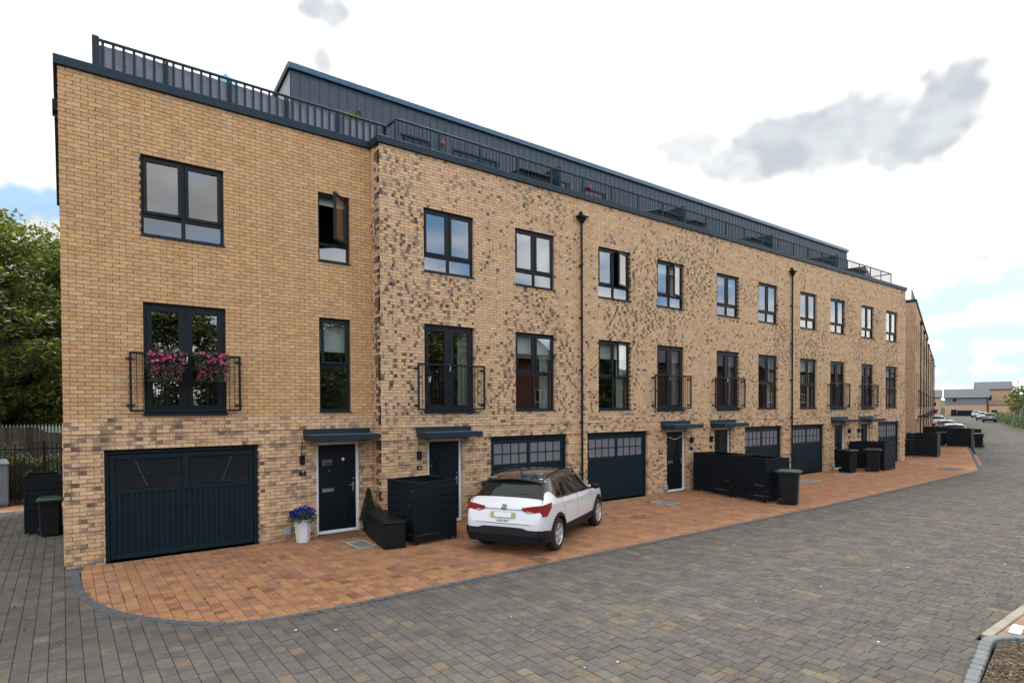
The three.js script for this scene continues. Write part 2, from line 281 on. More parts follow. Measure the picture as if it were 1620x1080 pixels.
function inCover(x, z) { for (const [a, b, c, d] of COVERS) if (x > a - 0.05 && x < b + 0.05 && z > c - 0.06 && z < d + 0.06) return true; return false; }
function inBed(x, z) { return x > 7.2 && z > 11.55 - (x - 7.25) * 0.19; }
// charcoal kerb blocks between drive and road
{
  const k = new THREE.Group(); k.name = 'kerb'; scene.add(k); structure(k, 'line of charcoal kerb blocks between drive and road');
  const pts = EDGE.map(([x, z]) => V(x, 0, z)); pts[0].set(0.28, 0, 0.06); pts.splice(1, 0, V(0.21, 0, 0.5));
  const curve = new THREE.CatmullRomCurve3(pts.slice(0, 10), false, 'centripetal'), line = curve.getSpacedPoints(60);
  let P = [...line]; for (const q of pts.slice(10)) P.push(q); for (let t = 1; t <= 20; t++) P.push(V(33.1 + BX * t, 0, 4.62 + BZ * t));
  // resample into 0.2 m blocks while near, longer ones merged far away
  const far = new MB(); let acc = 0; const q = []; for (let i = 0; i < P.length - 1; i++) { const d = P[i].distanceTo(P[i + 1]); let t = acc; while (t < d) { q.push(P[i].clone().lerp(P[i + 1], t / d)); t += 0.2; } acc = t - d; }
  let n = 0;
  for (let i = 0; i < q.length - 1; i++) {
    const a = q[i], b = q[i + 1], t = b.clone().sub(a).normalize(), o = V(-t.z, 0, t.x), l = a.distanceTo(b) - 0.007; const mb = n < 80 ? new MB() : far;
    mb.at(new THREE.Matrix4().makeBasis(t, V(0, 1, 0), o).setPosition(a.x, 0, a.z));
    mb.cbox(0.003, l, -0.05, 0.012 + R(-0.002, 0.002), 0.004, 0.126, 0.008);
    if (n++ < 80) mb.build('kerb_block', M.kerb, k);
  }
  stuff(far.build('kerb_block_run', M.kerb, k));
}
// paving too far off to tell its blocks apart
const farT = tex(512, (u, v) => { const r = Math.floor(v * 64), c = Math.floor(u * 64 + (r % 2) * 0.5); return 0.62 + 0.42 * (hash(c % 64, r, 3) - 0.35) + 0.3 * (fbm(u * 8, v * 8, 0, 4, 8) - 0.5); }, false, 0.09);
M.farGrey = dull([0.142, 0.131, 0.120], 0.9, { map: farT }); M.farBuff = dull([0.45, 0.235, 0.135], 0.9, { map: farT });
{
  const L0 = [33.1, 4.75], strip = (mb, o0, o1, t0, t1, n, y) => { for (let i = 0; i < n; i++) { const a = lerp(t0, t1, i / n), b = lerp(t0, t1, (i + 1) / n), P = (t, o) => { const x = L0[0] + BX * t - BZ * o * 1, z = L0[1] + BZ * t + BX * o; return V(x, y + rise(x), z); }; mb.quad(P(a, o1), P(b, o1), P(b, o0), P(a, o0)); } };
  const far = new MB(); strip(far, 0.13, 6.9, 0, 190, 30, -0.012); far.quad(V(33, -0.016, 11.13), V(42, -0.016, 11.13), V(42, -0.016, 3), V(33, -0.016, 3)); strip(far, -12, 0.1, 60, 190, 10, -0.02);
  structure(far.build('road_beyond', M.farGrey), 'grey paved road running on between the far houses');
  const fb = new MB(); fb.quad(V(35.9, -0.014, 4.2), V(44, -0.014, 1.6), V(44, -0.014, -9), V(35.9, -0.014, -9)); strip(fb, -8, -0.02, 2.5, 60, 12, -0.010);
  structure(fb.build('driveway_beyond', M.farBuff), 'buff paved drive in front of the second terrace');
  // grey footway behind, left of the end house
  const lf = new MB(); lf.quad(V(-9, -0.012, -8.8), V(0, -0.012, -8.8), V(0, -0.012, -9.0), V(-9, -0.012, -9.0)); structure(lf.build('path_edging', M.paleKerb), 'pale edging strip across the side lane');
  const lb = new MB(); lb.quad(V(-9, -0.018, -9), V(6, -0.018, -9), V(6, -0.018, -10.4), V(-9, -0.018, -10.4)); structure(lb.build('path', M.farBuff), 'buff paved path before the iron railings');
}
// planting bed with its raised kerb at the right, pale kerb and buff footway beyond it
{
  const k = new THREE.Group(); k.name = 'bed_kerb'; scene.add(k); structure(k, 'raised charcoal kerb round the planting bed');
  const pts = [V(5.2, 0, 12.5), V(6.3, 0, 11.85), V(7.35, 0, 11.5), V(8.3, 0, 11.33), V(8.95, 0, 11.22), V(9.14, 0, 11.24), V(9.3, 0, 11.36), V(9.7, 0, 11.68), V(10.6, 0, 12.4)];
  const c = new THREE.CatmullRomCurve3(pts, false, 'centripetal'), q = c.getSpacedPoints(34);
  for (let i = 0; i < q.length - 1; i++) { const a = q[i], b = q[i + 1], t = b.clone().sub(a).normalize(), o = V(-t.z, 0, t.x), mb = new MB().at(new THREE.Matrix4().makeBasis(t, V(0, 1, 0), o).setPosition(a.x, 0, a.z)); mb.cbox(0.003, a.distanceTo(b) - 0.002, -0.06, 0.062, 0, 0.12, 0.012); mb.build('kerb_block', M.bedKerb ??= std([0.20, 0.22, 0.225], 0.9, { map: dirtT, bumpMap: grainB, bumpScale: 0.003 }), k); }
  const soil = new MB(), N = 44, sc = (x, z) => { const v = fbm(x * 5, z * 5, 1, 5), w = fbm(x * 22, z * 22, 4, 3); const b = lerp(0.7, 1.25, w); return sst(0.52, 0.66, v) > 0.5 ? [0.07 * b, 0.065 * b, 0.022 * b] : [0.085 * b, 0.058 * b, 0.037 * b]; };
  const zl = x => x < 7.35 ? lerp(12.55, 11.6, clamp((x - 5.2) / 2.15)) : x < 9.05 ? 11.6 - (x - 7.35) * 0.155 : 11.38 + (x - 9.05) * 0.8;
  for (let i = 0; i < N; i++) for (let j = 0; j < N; j++) { const xa = lerp(5.3, 10.4, i / N), xb = lerp(5.3, 10.4, (i + 1) / N), P = (x, s) => { const z = lerp(zl(x) + 0.02, 13.2, s * s); return V(x, 0.0 + 0.05 * fbm(x * 4, z * 4, 0, 5), z); }; const p = [P(xa, (j + 1) / N), P(xb, (j + 1) / N), P(xb, j / N), P(xa, j / N)]; soil.quad(...p, p.map(v => sc(v.x, v.z))); }
  structure(soil.build('planting_bed', std([1.1, 1.1, 1.1], 1, { vertexColors: true, map: grainT, bumpMap: grainB, bumpScale: 0.02 })), 'bark mulched soil bed at the kerb corner');
  const chip = new MB();
  for (let i = 0; i < 2600; i++) { const x = R(6.8, 10), z = lerp(zl(x) + 0.03, zl(x) + 0.9, rnd()), y = 0.012 + 0.05 * fbm(x * 4, z * 4, 0, 5), a = R(0, 6.3), l = R(0.008, 0.03), w = R(0.004, 0.011), t = V(Math.cos(a), R(-0.3, 0.4), Math.sin(a)).normalize(), s = V(-t.z, R(-0.4, 0.4), t.x).normalize(), p = V(x, y, z), b = R(0.5, 1.5), col = pick([[0.11, 0.07, 0.045], [0.16, 0.12, 0.085], [0.06, 0.04, 0.028], [0.10, 0.055, 0.035]]).map(v => v * b);
    const A = p.clone().addScaledVector(t, -l).addScaledVector(s, -w), B = p.clone().addScaledVector(t, l).addScaledVector(s, -w), C = p.clone().addScaledVector(t, l).addScaledVector(s, w), D = p.clone().addScaledVector(t, -l).addScaledVector(s, w); chip.quad(A, B, C, D, col); }
  const cm = stuff(chip.build('bark_mulch', std([1, 1, 1], 0.95, { vertexColors: true }))); cm.userData.label = 'brown bark chips scattered over the planting bed'; cm.userData.category = 'mulch';
  const gr = new MB();
  for (let i = 0; i < 1500; i++) { const cx = pick([9.75, 9.95, 9.5, 10.05]), x = cx + R(-0.16, 0.16), z = zl(x) + R(0.08, 0.7), a = R(0, 6.3), h = R(0.02, 0.07), w = 0.003, p = V(x, 0.02, z), t = V(Math.cos(a) * w, 0, Math.sin(a) * w), u = V(R(-0.03, 0.03), h, R(-0.03, 0.03)), b = R(0.6, 1.4); gr.quad(p.clone().sub(t), p.clone().add(t), p.clone().add(u).addScaledVector(t, 0.3), p.clone().add(u).addScaledVector(t, -0.3), [0.07 * b, 0.12 * b, 0.02 * b]); }
  const gm = stuff(gr.build('grass', std([1, 1, 1], 0.9, { vertexColors: true }))); gm.userData.label = 'tufts of short green grass growing in the mulch bed'; gm.userData.category = 'grass';
  const pk = new THREE.Group(); pk.name = 'pale_kerb'; scene.add(pk); structure(pk, 'pale concrete kerb beyond the planting bed');
  for (let x = 9.2; x < 16; x += 0.9) { const mb = new MB(); mb.cbox(x, x + 0.893, -0.06, 0.03, 11.14, 11.26, 0.01); mb.build('kerb_block', M.paleKerb, pk); }
  const fw = new THREE.Group(); fw.name = 'footway'; scene.add(fw); structure(fw, 'buff paved footway beyond the pale kerb');
  const mb = new MB(); for (let x = 9.2; x < 16; x += 0.164) for (let z = 11.27 + Math.max(0, (9.3 - x) * 0.2); z < 13; z += 0.2) if (z < 11.36 + (x - 9.2) * 0.74) paverQuads(mb, x, x + 0.157, z, z + 0.19, z, z + 0.19, 0.022, buffC(x, z).map((v, i) => v * [0.9, 1.2, 1.5][i])); stuff(mb.build('paver_field', M.paver, fw));
}

// ---------------------------------------------------------------- brickwork
const COURSE = 0.075, Y0 = -0.037, LV = { sill: 2.813, frenchTop: 4.988, upperBottom: 6.263, upperTop: 7.838, doorTop: 2.138, coping: 9.113, copingTop: 9.28 };
function brickColour(u, y, plain) {
  const n = fbm(u * 0.8, y * 0.8, 5, 3), q = R(0.88, 1.09);
  let b = plain ? [lerp(0.53, 0.56, n), lerp(0.325, 0.345, n), lerp(0.166, 0.18, n)] : [lerp(0.565, 0.61, n), lerp(0.382, 0.41, n), lerp(0.226, 0.25, n)];
  const k = rnd(); if (k < 0.16) b = [b[0], b[1] * 0.93, b[2] * 0.96]; else if (k < 0.24) b = [b[0] * 0.97, b[1] * 1.04, b[2] * 1.2]; else if (k < 0.32) b = [b[0] * 1.02, b[1], b[2] * 0.86];
  b = b.map(v => v * q);
  let sm = null;
  if (!plain) {
    const low = y < 2.73, d = low ? 0.30 + 0.25 * vn(u * 0.9, y * 2, 3) : 0.13 + 0.72 * sst(0.38, 0.64, fbm(u * 0.55 + 40, y * 0.55 + 9, 2, 3)) * lerp(0.7, 1.1, vn(u * 2.2, y * 2.2, 8));
    if (rnd() < d) {
      const pale = y > 8.1 ? 0.8 : low ? 0.74 : 0.42, dark = rnd() < pale ? pick([[0.20, 0.15, 0.12], [0.17, 0.135, 0.12], [0.23, 0.16, 0.125]]) : pick([[0.060, 0.050, 0.048], [0.078, 0.063, 0.058], [0.045, 0.041, 0.044]]);
      sm = { c: pick([0.12, 0.88, R(0.1, 0.9), R(0.1, 0.9)]), w: low ? R(0.25, 0.8) : R(0.15, 0.38), k: low ? R(0.4, 0.9) : R(0.6, 1), dark };
    }
  }
  return { b, sm };
}
function brickQuads(mb, u0, u1, y0, y1, w0, w1, { b, sm }, tr) {   // tr maps (along, up, out) to the house
  const P = (u, y, w) => tr(u, y, w), N = sm ? 6 : 1;
  const colAt = t => { if (!sm) return b; const e = sm.k * sst(sm.w * 1.3, sm.w * 0.4, Math.abs(t - sm.c)); return b.map((v, i) => lerp(v, sm.dark[i], e)); };
  for (let k = 0; k < N; k++) { const a = k / N, c = (k + 1) / N, ua = lerp(u0, u1, a), uc = lerp(u0, u1, c), A = colAt(a), C = colAt(c); mb.quad(P(ua, y0, w1), P(uc, y0, w1), P(uc, y1, w1), P(ua, y1, w1), [A, C, C, A]); }
  mb.quad(P(u0, y1, w1), P(u1, y1, w1), P(u1, y1, w0), P(u0, y1, w0), b); mb.quad(P(u0, y0, w0), P(u1, y0, w0), P(u1, y0, w1), P(u0, y0, w1), b);
  const l = colAt(0), r = colAt(1); mb.quad(P(u0, y0, w0), P(u0, y0, w1), P(u0, y1, w1), P(u0, y1, w0), l); mb.quad(P(u1, y0, w1), P(u1, y0, w0), P(u1, y1, w0), P(u1, y1, w1), r);
}
function brickFace(holder, U0, U1, top, openings, tr, { plainAbove = 0, shift = 0, solo = 0, absU = u => u, world = null, ends = [1, 1] } = {}) {
  const list = [], nC = Math.ceil((top - Y0) / COURSE);
  for (let j = 0; j < nC; j++) {
    const y = Y0 + j * COURSE, ya = y + 0.009, yb = Math.min(y + COURSE, top), ym = (ya + yb) / 2; if (yb - ya < 0.02) continue;
    const proud = y < 2.5 && Math.abs(((y - LV.doorTop) / 0.3) - Math.round((y - LV.doorTop) / 0.3)) < 0.05;
    const off = shift + (j % 2) * 0.1125, k0 = Math.floor((U0 - off) / 0.225) - 1, k1 = Math.ceil((U1 - off) / 0.225) + 1;
    for (let k = k0; k < k1; k++) {
      let segs = [[Math.max(U0, off + k * 0.225 + 0.005), Math.min(U1, off + k * 0.225 + 0.22)]]; if (segs[0][1] - segs[0][0] < 0.02) continue;
      for (const o of openings) if (yb > o.y0 + 0.02 && ya < o.y1 - 0.02) segs = segs.flatMap(([a, b]) => b <= o.x0 || a >= o.x1 ? [[a, b]] : [[a, Math.min(b, o.x0)], [Math.max(a, o.x1), b]].filter(s => s[1] - s[0] > 0.02));
      for (const [a, b] of segs) {
        const edge = openings.some(o => yb > o.y0 - 0.09 && ya < o.y1 + 0.09 && b > o.x0 - 0.02 && a < o.x1 + 0.02) || b - a < 0.214;
        list.push({ a, b, ya, yb, w: R(-0.0015, 0.0015) + (proud ? 0.021 : 0), deep: edge ? -0.1 : -0.03, full: b - a > 0.2149 && !edge, col: brickColour(absU((a + b) / 2), ym, y > plainAbove), plain: y > plainAbove, ym });
      }
    }
  }
  if (solo && world) {
    for (const s of list) s.key = s.full ? world((s.a + s.b) / 2, s.ym).distanceTo(camera.position) : 1e9;
    const cache = {};
    for (const s of [...list].sort((p, q) => p.key - q.key).slice(0, solo)) {
      s.solo = true; const id = (s.plain ? 'p' : s.ym < 2.73 ? 'l' : 'm') + Math.floor(rnd() * (s.plain ? 16 : 40));
      if (!cache[id]) { const g = new MB(), o = R(0, 7); brickQuads(g, -0.1075, 0.1075, -0.033, 0.033, -0.03, 0, brickColour(absU(s.a), s.ym, s.plain), (u, y, w) => V(u, y, w)); for (let i = 0; i < g.t.length; i++) g.t[i] += o; cache[id] = g.geometry(); }
      const m = mesh('brick', cache[id], M.brick, holder), p = tr((s.a + s.b) / 2, (s.ya + s.yb) / 2, s.w); m.position.copy(p);
    }
  }
  const mb = new MB(); for (const s of list) if (!s.solo) brickQuads(mb, s.a, s.b, s.ya, s.yb, s.deep, s.w, s.col, tr);
  stuff(mb.build('brickwork', M.brick, holder));
}
function holedWall(name, W, top, openings, parent, depth = 0.29, front = -0.008) {
  const s = new THREE.Shape([[0, Y0 - 0.1], [W, Y0 - 0.1], [W, top], [0, top]].map(a => new THREE.Vector2(...a)));
  for (const o of openings) { const e = 0.004, h = new THREE.Path(); h.moveTo(o.x0 - e, o.y0 - e); h.lineTo(o.x0 - e, o.y1 + e); h.lineTo(o.x1 + e, o.y1 + e); h.lineTo(o.x1 + e, o.y0 - e); h.closePath(); s.holes.push(h); }
  const g = new THREE.ExtrudeGeometry(s, { depth, bevelEnabled: false }); g.translate(0, 0, front - depth); return mesh(name, g, M.mortar, parent);
}
// ---------------------------------------------------------------- windows, doors, balconies
function barFrame(mb, x0, x1, y0, y1, t, z0, z1, b = 0.006) { mb.cbox(x0, x0 + t, y0, y1, z0, z1, b); mb.cbox(x1 - t, x1, y0, y1, z0, z1, b); mb.cbox(x0 + t - 0.001, x1 - t + 0.001, y1 - t, y1, z0, z1, b); mb.cbox(x0 + t - 0.001, x1 - t + 0.001, y0, y0 + t, z0, z1, b); }
function pane(p, x0, x1, y0, y1, z) { const g = new THREE.PlaneGeometry(x1 - x0, y1 - y0); g.translate((x0 + x1) / 2, (y0 + y1) / 2, z); return mesh('pane', g, M.glass, p); }
function sash(p, x0, x1, y0, y1, z, open = 0, hinge = 'r') {
  const h = hinge === 'r' ? x1 : x0, g = part('sash', p, h, y0, z, hinge === 'r' ? open : -open), w = x1 - x0, a = hinge === 'r' ? -w : 0;
  const mb = new MB(); barFrame(mb, a + 0.004, a + w - 0.004, 0.004, y1 - y0 - 0.004, 0.062, -0.03, 0.022); mb.build('sash_frame', M.frame, g);
  pane(g, a + 0.06, a + w - 0.06, 0.06, y1 - y0 - 0.06, -0.004);
}
// cells: [column, row0, row1, kind]; split is the height share of the lower fixed lights
function windowUnit(house, o, { cols = 2, split = 0.27, openSash = {}, vent = true, sill = true } = {}) {
  const { x0, x1, y0, y1 } = o, w = part('window', house), mb = new MB(), zb = -0.135, zf = -0.072, t = 0.05;
  barFrame(mb, x0 + 0.004, x1 - 0.004, y0 + 0.03, y1 - 0.004, t, zb, zf);
  const yt = y0 + (y1 - y0) * split, cw = (x1 - x0) / cols;
  mb.cbox(x0 + t, x1 - t, yt - 0.03, yt + 0.03, zb, zf - 0.002); for (let c = 1; c < cols; c++) { const x = x0 + cw * c; mb.cbox(x - 0.034, x + 0.034, y0 + t + 0.02, y1 - t, zb, zf - 0.001); }
  mb.build('frame', M.frame, w);
  for (let c = 0; c < cols; c++) {
    const a = x0 + cw * c + (c ? 0.03 : t - 0.004), b = x0 + cw * (c + 1) - (c < cols - 1 ? 0.03 : t - 0.004);
    pane(w, a, b, y0 + t + 0.025, yt - 0.028, -0.105);
    sash(w, a, b, yt + 0.026, y1 - t + 0.004, zf - 0.004, openSash[c] || 0, c ? 'r' : (cols === 1 ? 'r' : 'l'));
  }
  if (vent) { const v = new MB(); v.cbox(x0 + cw * (cols - 1) + 0.16, x0 + cw * (cols - 1) + 0.46, y1 - 0.042, y1 - 0.018, zf - 0.01, zf + 0.012, 0.004); v.build('trickle_vent', M.black, w); }
  if (sill) { const s = new MB(); s.cbox(x0 - 0.012, x1 + 0.012, y0 + 0.002, y0 + 0.03, -0.135, 0.035, 0.005); s.build('sill', M.trim, w); }
  return w;
}
function frenchWindow(house, o) {
  const { x0, x1, y0, y1 } = o, w = part('french_window', house), mb = new MB(), zb = -0.135, zf = -0.072, t = 0.06, c = (x0 + x1) / 2;
  barFrame(mb, x0 + 0.004, x1 - 0.004, y0 + 0.03, y1 - 0.004, t, zb, zf); mb.cbox(c - 0.03, c + 0.03, y0 + t + 0.03, y1 - t, zb, zf + 0.004); mb.build('frame', M.frame, w);
  for (const [a, b] of [[x0 + t - 0.003, c - 0.028], [c + 0.028, x1 - t + 0.003]]) { const l = part('door_leaf', w, 0, 0, 0), f = new MB(); barFrame(f, a, b, y0 + t + 0.02, y1 - t + 0.003, 0.095, zb + 0.02, zf + 0.012); f.build('leaf_frame', M.frame, l); pane(l, a + 0.09, b - 0.09, y0 + t + 0.11, y1 - t - 0.09, -0.1); }
  const h = new MB(); h.cbox(c + 0.008, c + 0.03, y0 + 1.02, y0 + 1.22, zf + 0.01, zf + 0.028, 0.003); h.tube([[c + 0.018, y0 + 1.16, zf + 0.03], [c + 0.018, y0 + 1.16, zf + 0.055], [c + 0.018, y0 + 1.05, zf + 0.06]], 0.008); h.build('door_handle', M.steel, w);
  const s = new MB(); s.cbox(x0 - 0.012, x1 + 0.012, y0 - 0.035, y0 + 0.03, -0.135, 0.04, 0.005); s.build('sill', M.trim, w);
}
function juliet(house, o) {
  const g = part('juliet_balcony', house), x0 = o.x0 - 0.25, x1 = o.x1 + 0.25, yb = 2.862, yt = 4.005, z = 0.115;
  const f = new MB(); f.cbox(x0, x1, yt - 0.045, yt, z - 0.022, z + 0.022); f.cbox(x0, x1, yb, yb + 0.04, z - 0.02, z + 0.02); f.cbox(x0 + 0.001, x0 + 0.041, yb + 0.04, yt - 0.045, z - 0.021, z + 0.021); f.cbox(x1 - 0.041, x1 - 0.001, yb + 0.04, yt - 0.045, z - 0.021, z + 0.021); f.build('railing_frame', M.frame, g);
  const n = Math.round((x1 - x0 - 0.08) / 0.1), bg = new MB().tube([[0, yb + 0.038, z], [0, yt - 0.043, z]], 0.006, 6, null, false).geometry();
  for (let k = 1; k < n; k++) { const m = mesh('baluster', bg, M.frame, g); m.position.x = lerp(x0 + 0.02, x1 - 0.02, k / n); }
  for (const y of [yb + 0.12, yt - 0.12]) for (const x of [x0 + 0.02, x1 - 0.02]) { const b = new MB(); b.cbox(x - 0.07, x + 0.07, y - 0.024, y + 0.024, 0.002, 0.014, 0.003); b.cbox(x - 0.018, x + 0.018, y - 0.02, y + 0.02, 0.012, z - 0.02, 0.003); b.build('bracket', M.frame, g); const s = new MB(); for (const e of [-1, 1]) s.tube([[x + e * 0.047, y, 0.013], [x + e * 0.047, y, 0.021]], 0.009, 8); s.build('bolt', M.steel, g); }
}
function garageDoor(house, x0, x1, paneMat) {
  const g = part('garage_door', house), y1 = LV.doorTop, z = -0.115, f = new MB();
  f.cbox(x0 + 0.004, x0 + 0.075, 0, y1 - 0.004, z - 0.03, z + 0.035); f.cbox(x1 - 0.075, x1 - 0.004, 0, y1 - 0.004, z - 0.03, z + 0.035); f.cbox(x0 + 0.075, x1 - 0.075, y1 - 0.085, y1 - 0.004, z - 0.03, z + 0.035); f.build('frame', M.navy, g);
  const a = x0 + 0.085, b = x1 - 0.085, yb = 0.025, yt = y1 - 0.1, c = (a + b) / 2, gy0 = yb + (yt - yb) * 0.665, gy1 = yt - 0.1, p = new MB();
  // stiles, rails and the ribbed lower panel
  p.cbox(a, a + 0.085, yb, yt, z - 0.02, z + 0.012); p.cbox(b - 0.085, b, yb, yt, z - 0.02, z + 0.012); p.cbox(c - 0.055, c + 0.055, gy0 - 0.08, yt, z - 0.02, z + 0.014); p.cbox(a + 0.085, b - 0.085, yb, yb + 0.085, z - 0.02, z + 0.011);
  for (const [s, e] of [[a + 0.085, c - 0.055], [c + 0.055, b - 0.085]]) { p.cbox(s, e, gy1, yt, z - 0.02, z + 0.011); p.cbox(s, e, gy0 - 0.08, gy0, z - 0.02, z + 0.011); }
  p.build('door_panel', M.navy, g);
  const n = 24, rw = (b - a - 0.17) / n, rg = new MB(); rg.quad(V(0, yb + 0.085, z - 0.012), V(rw * 0.28, yb + 0.085, z - 0.012), V(rw * 0.28, gy0 - 0.08, z - 0.012), V(0, gy0 - 0.08, z - 0.012)); rg.quad(V(rw * 0.28, yb + 0.085, z - 0.012), V(rw * 0.4, yb + 0.085, z + 0.006), V(rw * 0.4, gy0 - 0.08, z + 0.006), V(rw * 0.28, gy0 - 0.08, z - 0.012)); rg.quad(V(rw * 0.4, yb + 0.085, z + 0.006), V(rw * 0.88, yb + 0.085, z + 0.006), V(rw * 0.88, gy0 - 0.08, z + 0.006), V(rw * 0.4, gy0 - 0.08, z + 0.006)); rg.quad(V(rw * 0.88, yb + 0.085, z + 0.006), V(rw, yb + 0.085, z - 0.012), V(rw, gy0 - 0.08, z - 0.012), V(rw * 0.88, gy0 - 0.08, z + 0.006));
  const rgeo = rg.geometry(); for (let k = 0; k < n; k++) { const m = mesh('rib_panel', rgeo, M.navy, g); m.position.x = a + 0.085 + k * rw; }
  for (const [s, e] of [[a + 0.085, c - 0.055], [c + 0.055, b - 0.085]]) {
    const mu = new MB(), cw = (e - s) / 4, ch = (gy1 - gy0) / 2; for (let k = 1; k < 4; k++) mu.cbox(s + cw * k - 0.012, s + cw * k + 0.012, gy0, gy1, z - 0.012, z + 0.008, 0.003); mu.cbox(s, e, gy0 + ch - 0.012, gy0 + ch + 0.012, z - 0.013, z + 0.009, 0.003); mu.build('glazing_bar', M.navy, g);
    const pg = new THREE.PlaneGeometry(cw - 0.02, ch - 0.02); for (let k = 0; k < 4; k++) for (let r = 0; r < 2; r++) { const m = mesh('pane', pg, paneMat, g); m.position.set(s + cw * (k + 0.5), gy0 + ch * (r + 0.5), z - 0.008); }
  }
  if (paneMat !== M.frosted) { const st = new MB(); for (const [p, q] of [[a + 0.42, a + 0.62], [b - 0.62, b - 0.42]]) { const up = p < c ? [p, gy1 - 0.02, q, gy0 + 0.03] : [q, gy1 - 0.02, p, gy0 + 0.03]; st.tube([[up[0], up[1], z - 0.003], [up[2], up[3], z - 0.003]], 0.009, 6); } st.build('stay_bar', std([0.05, 0.052, 0.058], 0.4), g); }
  const back = new MB(); back.box(a, b, yb, yt, z - 0.06, z - 0.03); back.build('backing', M.black, g);
  const h = new MB(); h.cbox(c - 0.03, c + 0.03, 0.92, 1.02, z + 0.006, z + 0.02, 0.004); h.tube([[c, 0.98, z + 0.02], [c, 0.98, z + 0.05]], 0.012); h.tube([[c - 0.045, 0.98, z + 0.052], [c + 0.045, 0.98, z + 0.052]], 0.011); h.build('door_handle', M.black, g);
}
function frontDoor(house, x0, x1, { slit = 0.68, side = 1, box = true, notice = false } = {}) {
  const g = part('front_door', house), y1 = LV.doorTop, z = -0.1, f = new MB();
  f.cbox(x0 + 0.003, x0 + 0.068, 0, y1 - 0.003, z - 0.05, z + 0.05); f.cbox(x1 - 0.068, x1 - 0.003, 0, y1 - 0.003, z - 0.05, z + 0.05); f.cbox(x0 + 0.068, x1 - 0.068, y1 - 0.068, y1 - 0.003, z - 0.05, z + 0.05); f.build('door_frame', M.white, g);
  const th = new MB(); th.cbox(x0 + 0.068, x1 - 0.068, 0, 0.075, z - 0.05, z + 0.06, 0.012); th.build('threshold', M.white, g);
  const a = x0 + 0.072, b = x1 - 0.072, w = b - a, sx = a + w * slit, l = new MB(), zf = z + 0.022, sa = sx - 0.075, sb = sx + 0.075;
  l.cbox(a, sa, 0.08, y1 - 0.072, z - 0.03, zf, 0.005); l.cbox(sb, b, 0.08, y1 - 0.072, z - 0.03, zf, 0.005); l.cbox(sa, sb, 0.08, 0.33, z - 0.03, zf - 0.001, 0.005); l.cbox(sa, sb, 1.86, y1 - 0.072, z - 0.03, zf - 0.001, 0.005);
  // moulded beads either side of the glazed slit
  l.cbox(sa - 0.016, sa + 0.006, 0.31, 1.88, zf - 0.002, zf + 0.01, 0.004); l.cbox(sb - 0.006, sb + 0.016, 0.31, 1.88, zf - 0.002, zf + 0.01, 0.004); l.build('door_leaf', M.doorNavy, g);
  const p = new THREE.PlaneGeometry(0.142, 1.53); p.translate(sx, 1.095, zf - 0.012); mesh('pane', p, std([0.012, 0.014, 0.017], 0.05), g);
  const bk = new MB(); bk.box(a, b, 0.08, y1 - 0.07, z - 0.06, z - 0.035); bk.build('backing', M.black, g);
  if (box) { const lb = new MB(), lx = side > 0 ? a + 0.09 : b - 0.36; lb.cbox(lx, lx + 0.27, 0.97, 1.06, zf, zf + 0.016, 0.006); lb.build('letterbox', M.steel, g); }
  const hx = side > 0 ? b - 0.06 : a + 0.06, h = new MB(); h.cbox(hx - 0.018, hx + 0.018, 0.95, 1.17, zf, zf + 0.012, 0.004); h.tube([[hx, 1.1, zf + 0.01], [hx, 1.1, zf + 0.045], [hx - side * 0.13, 1.1, zf + 0.05]], 0.011); h.tube([[hx, 1.25, zf], [hx, 1.25, zf + 0.02]], 0.022, 12); h.build('door_handle', M.steel, g);
  const sp = new MB(); sp.tube([[(a + sa) / 2, 1.47, zf], [(a + sa) / 2, 1.47, zf + 0.008]], 0.012, 10); sp.build('spyhole', M.steel, g);
  if (notice) { const n = new MB(); n.box(a + 0.1, a + 0.33, 1.58, 1.72, zf + 0.001, zf + 0.004); n.build('notice', std([0.14, 0.13, 0.10], 0.7, { map: tex(64, (u, v) => (Math.floor(v * 9) % 2 && hash(Math.floor(u * 20), Math.floor(v * 9), 1) > 0.35) ? 0.25 : 0.9) }), g); const st = new MB(); st.geo(new THREE.CylinderGeometry(0.035, 0.035, 0.003, 16).rotateX(Math.PI / 2).translate(sx, 1.72, zf + 0.001)); st.build('sticker', M.white, g); }
}
function canopy(house, x0, x1) {
  const g = part('door_canopy', house), t = new MB(); t.cbox(x0, x1, 2.325, 2.44, 0.002, 0.05, 0.004); t.build('wall_flashing', M.trim, g);
  const c = new MB(); c.cbox(x0 + 0.01, x1 - 0.01, 2.195, 2.318, 0.004, 0.6, 0.006); c.build('canopy_tray', M.trim, g);
  const e = new MB(); e.cbox(x0 + 0.004, x1 - 0.004, 2.31, 2.33, 0.03, 0.606, 0.003); e.build('edge_trim', M.clad, g);
}
function wallLamp(house, x, y) {
  const g = part('wall_lamp', house), b = new MB(); b.cbox(x - 0.05, x + 0.05, y, y + 0.2, 0.004, 0.1, 0.008); b.build('lamp_housing', M.black, g); const l = new MB(); l.cbox(x - 0.035, x + 0.035, y - 0.006, y + 0.001, 0.02, 0.085, 0.002); l.build('lens', M.frosted, g);
  const c = new MB(); c.tube([[x - 0.005, y + 0.2, 0.03], [x, y + 0.33, 0.02], [x + 0.012, y + 0.36, 0.02], [x + 0.012, y + 0.52, 0.02]], 0.007, 6); c.build('cable', M.black, g);
}
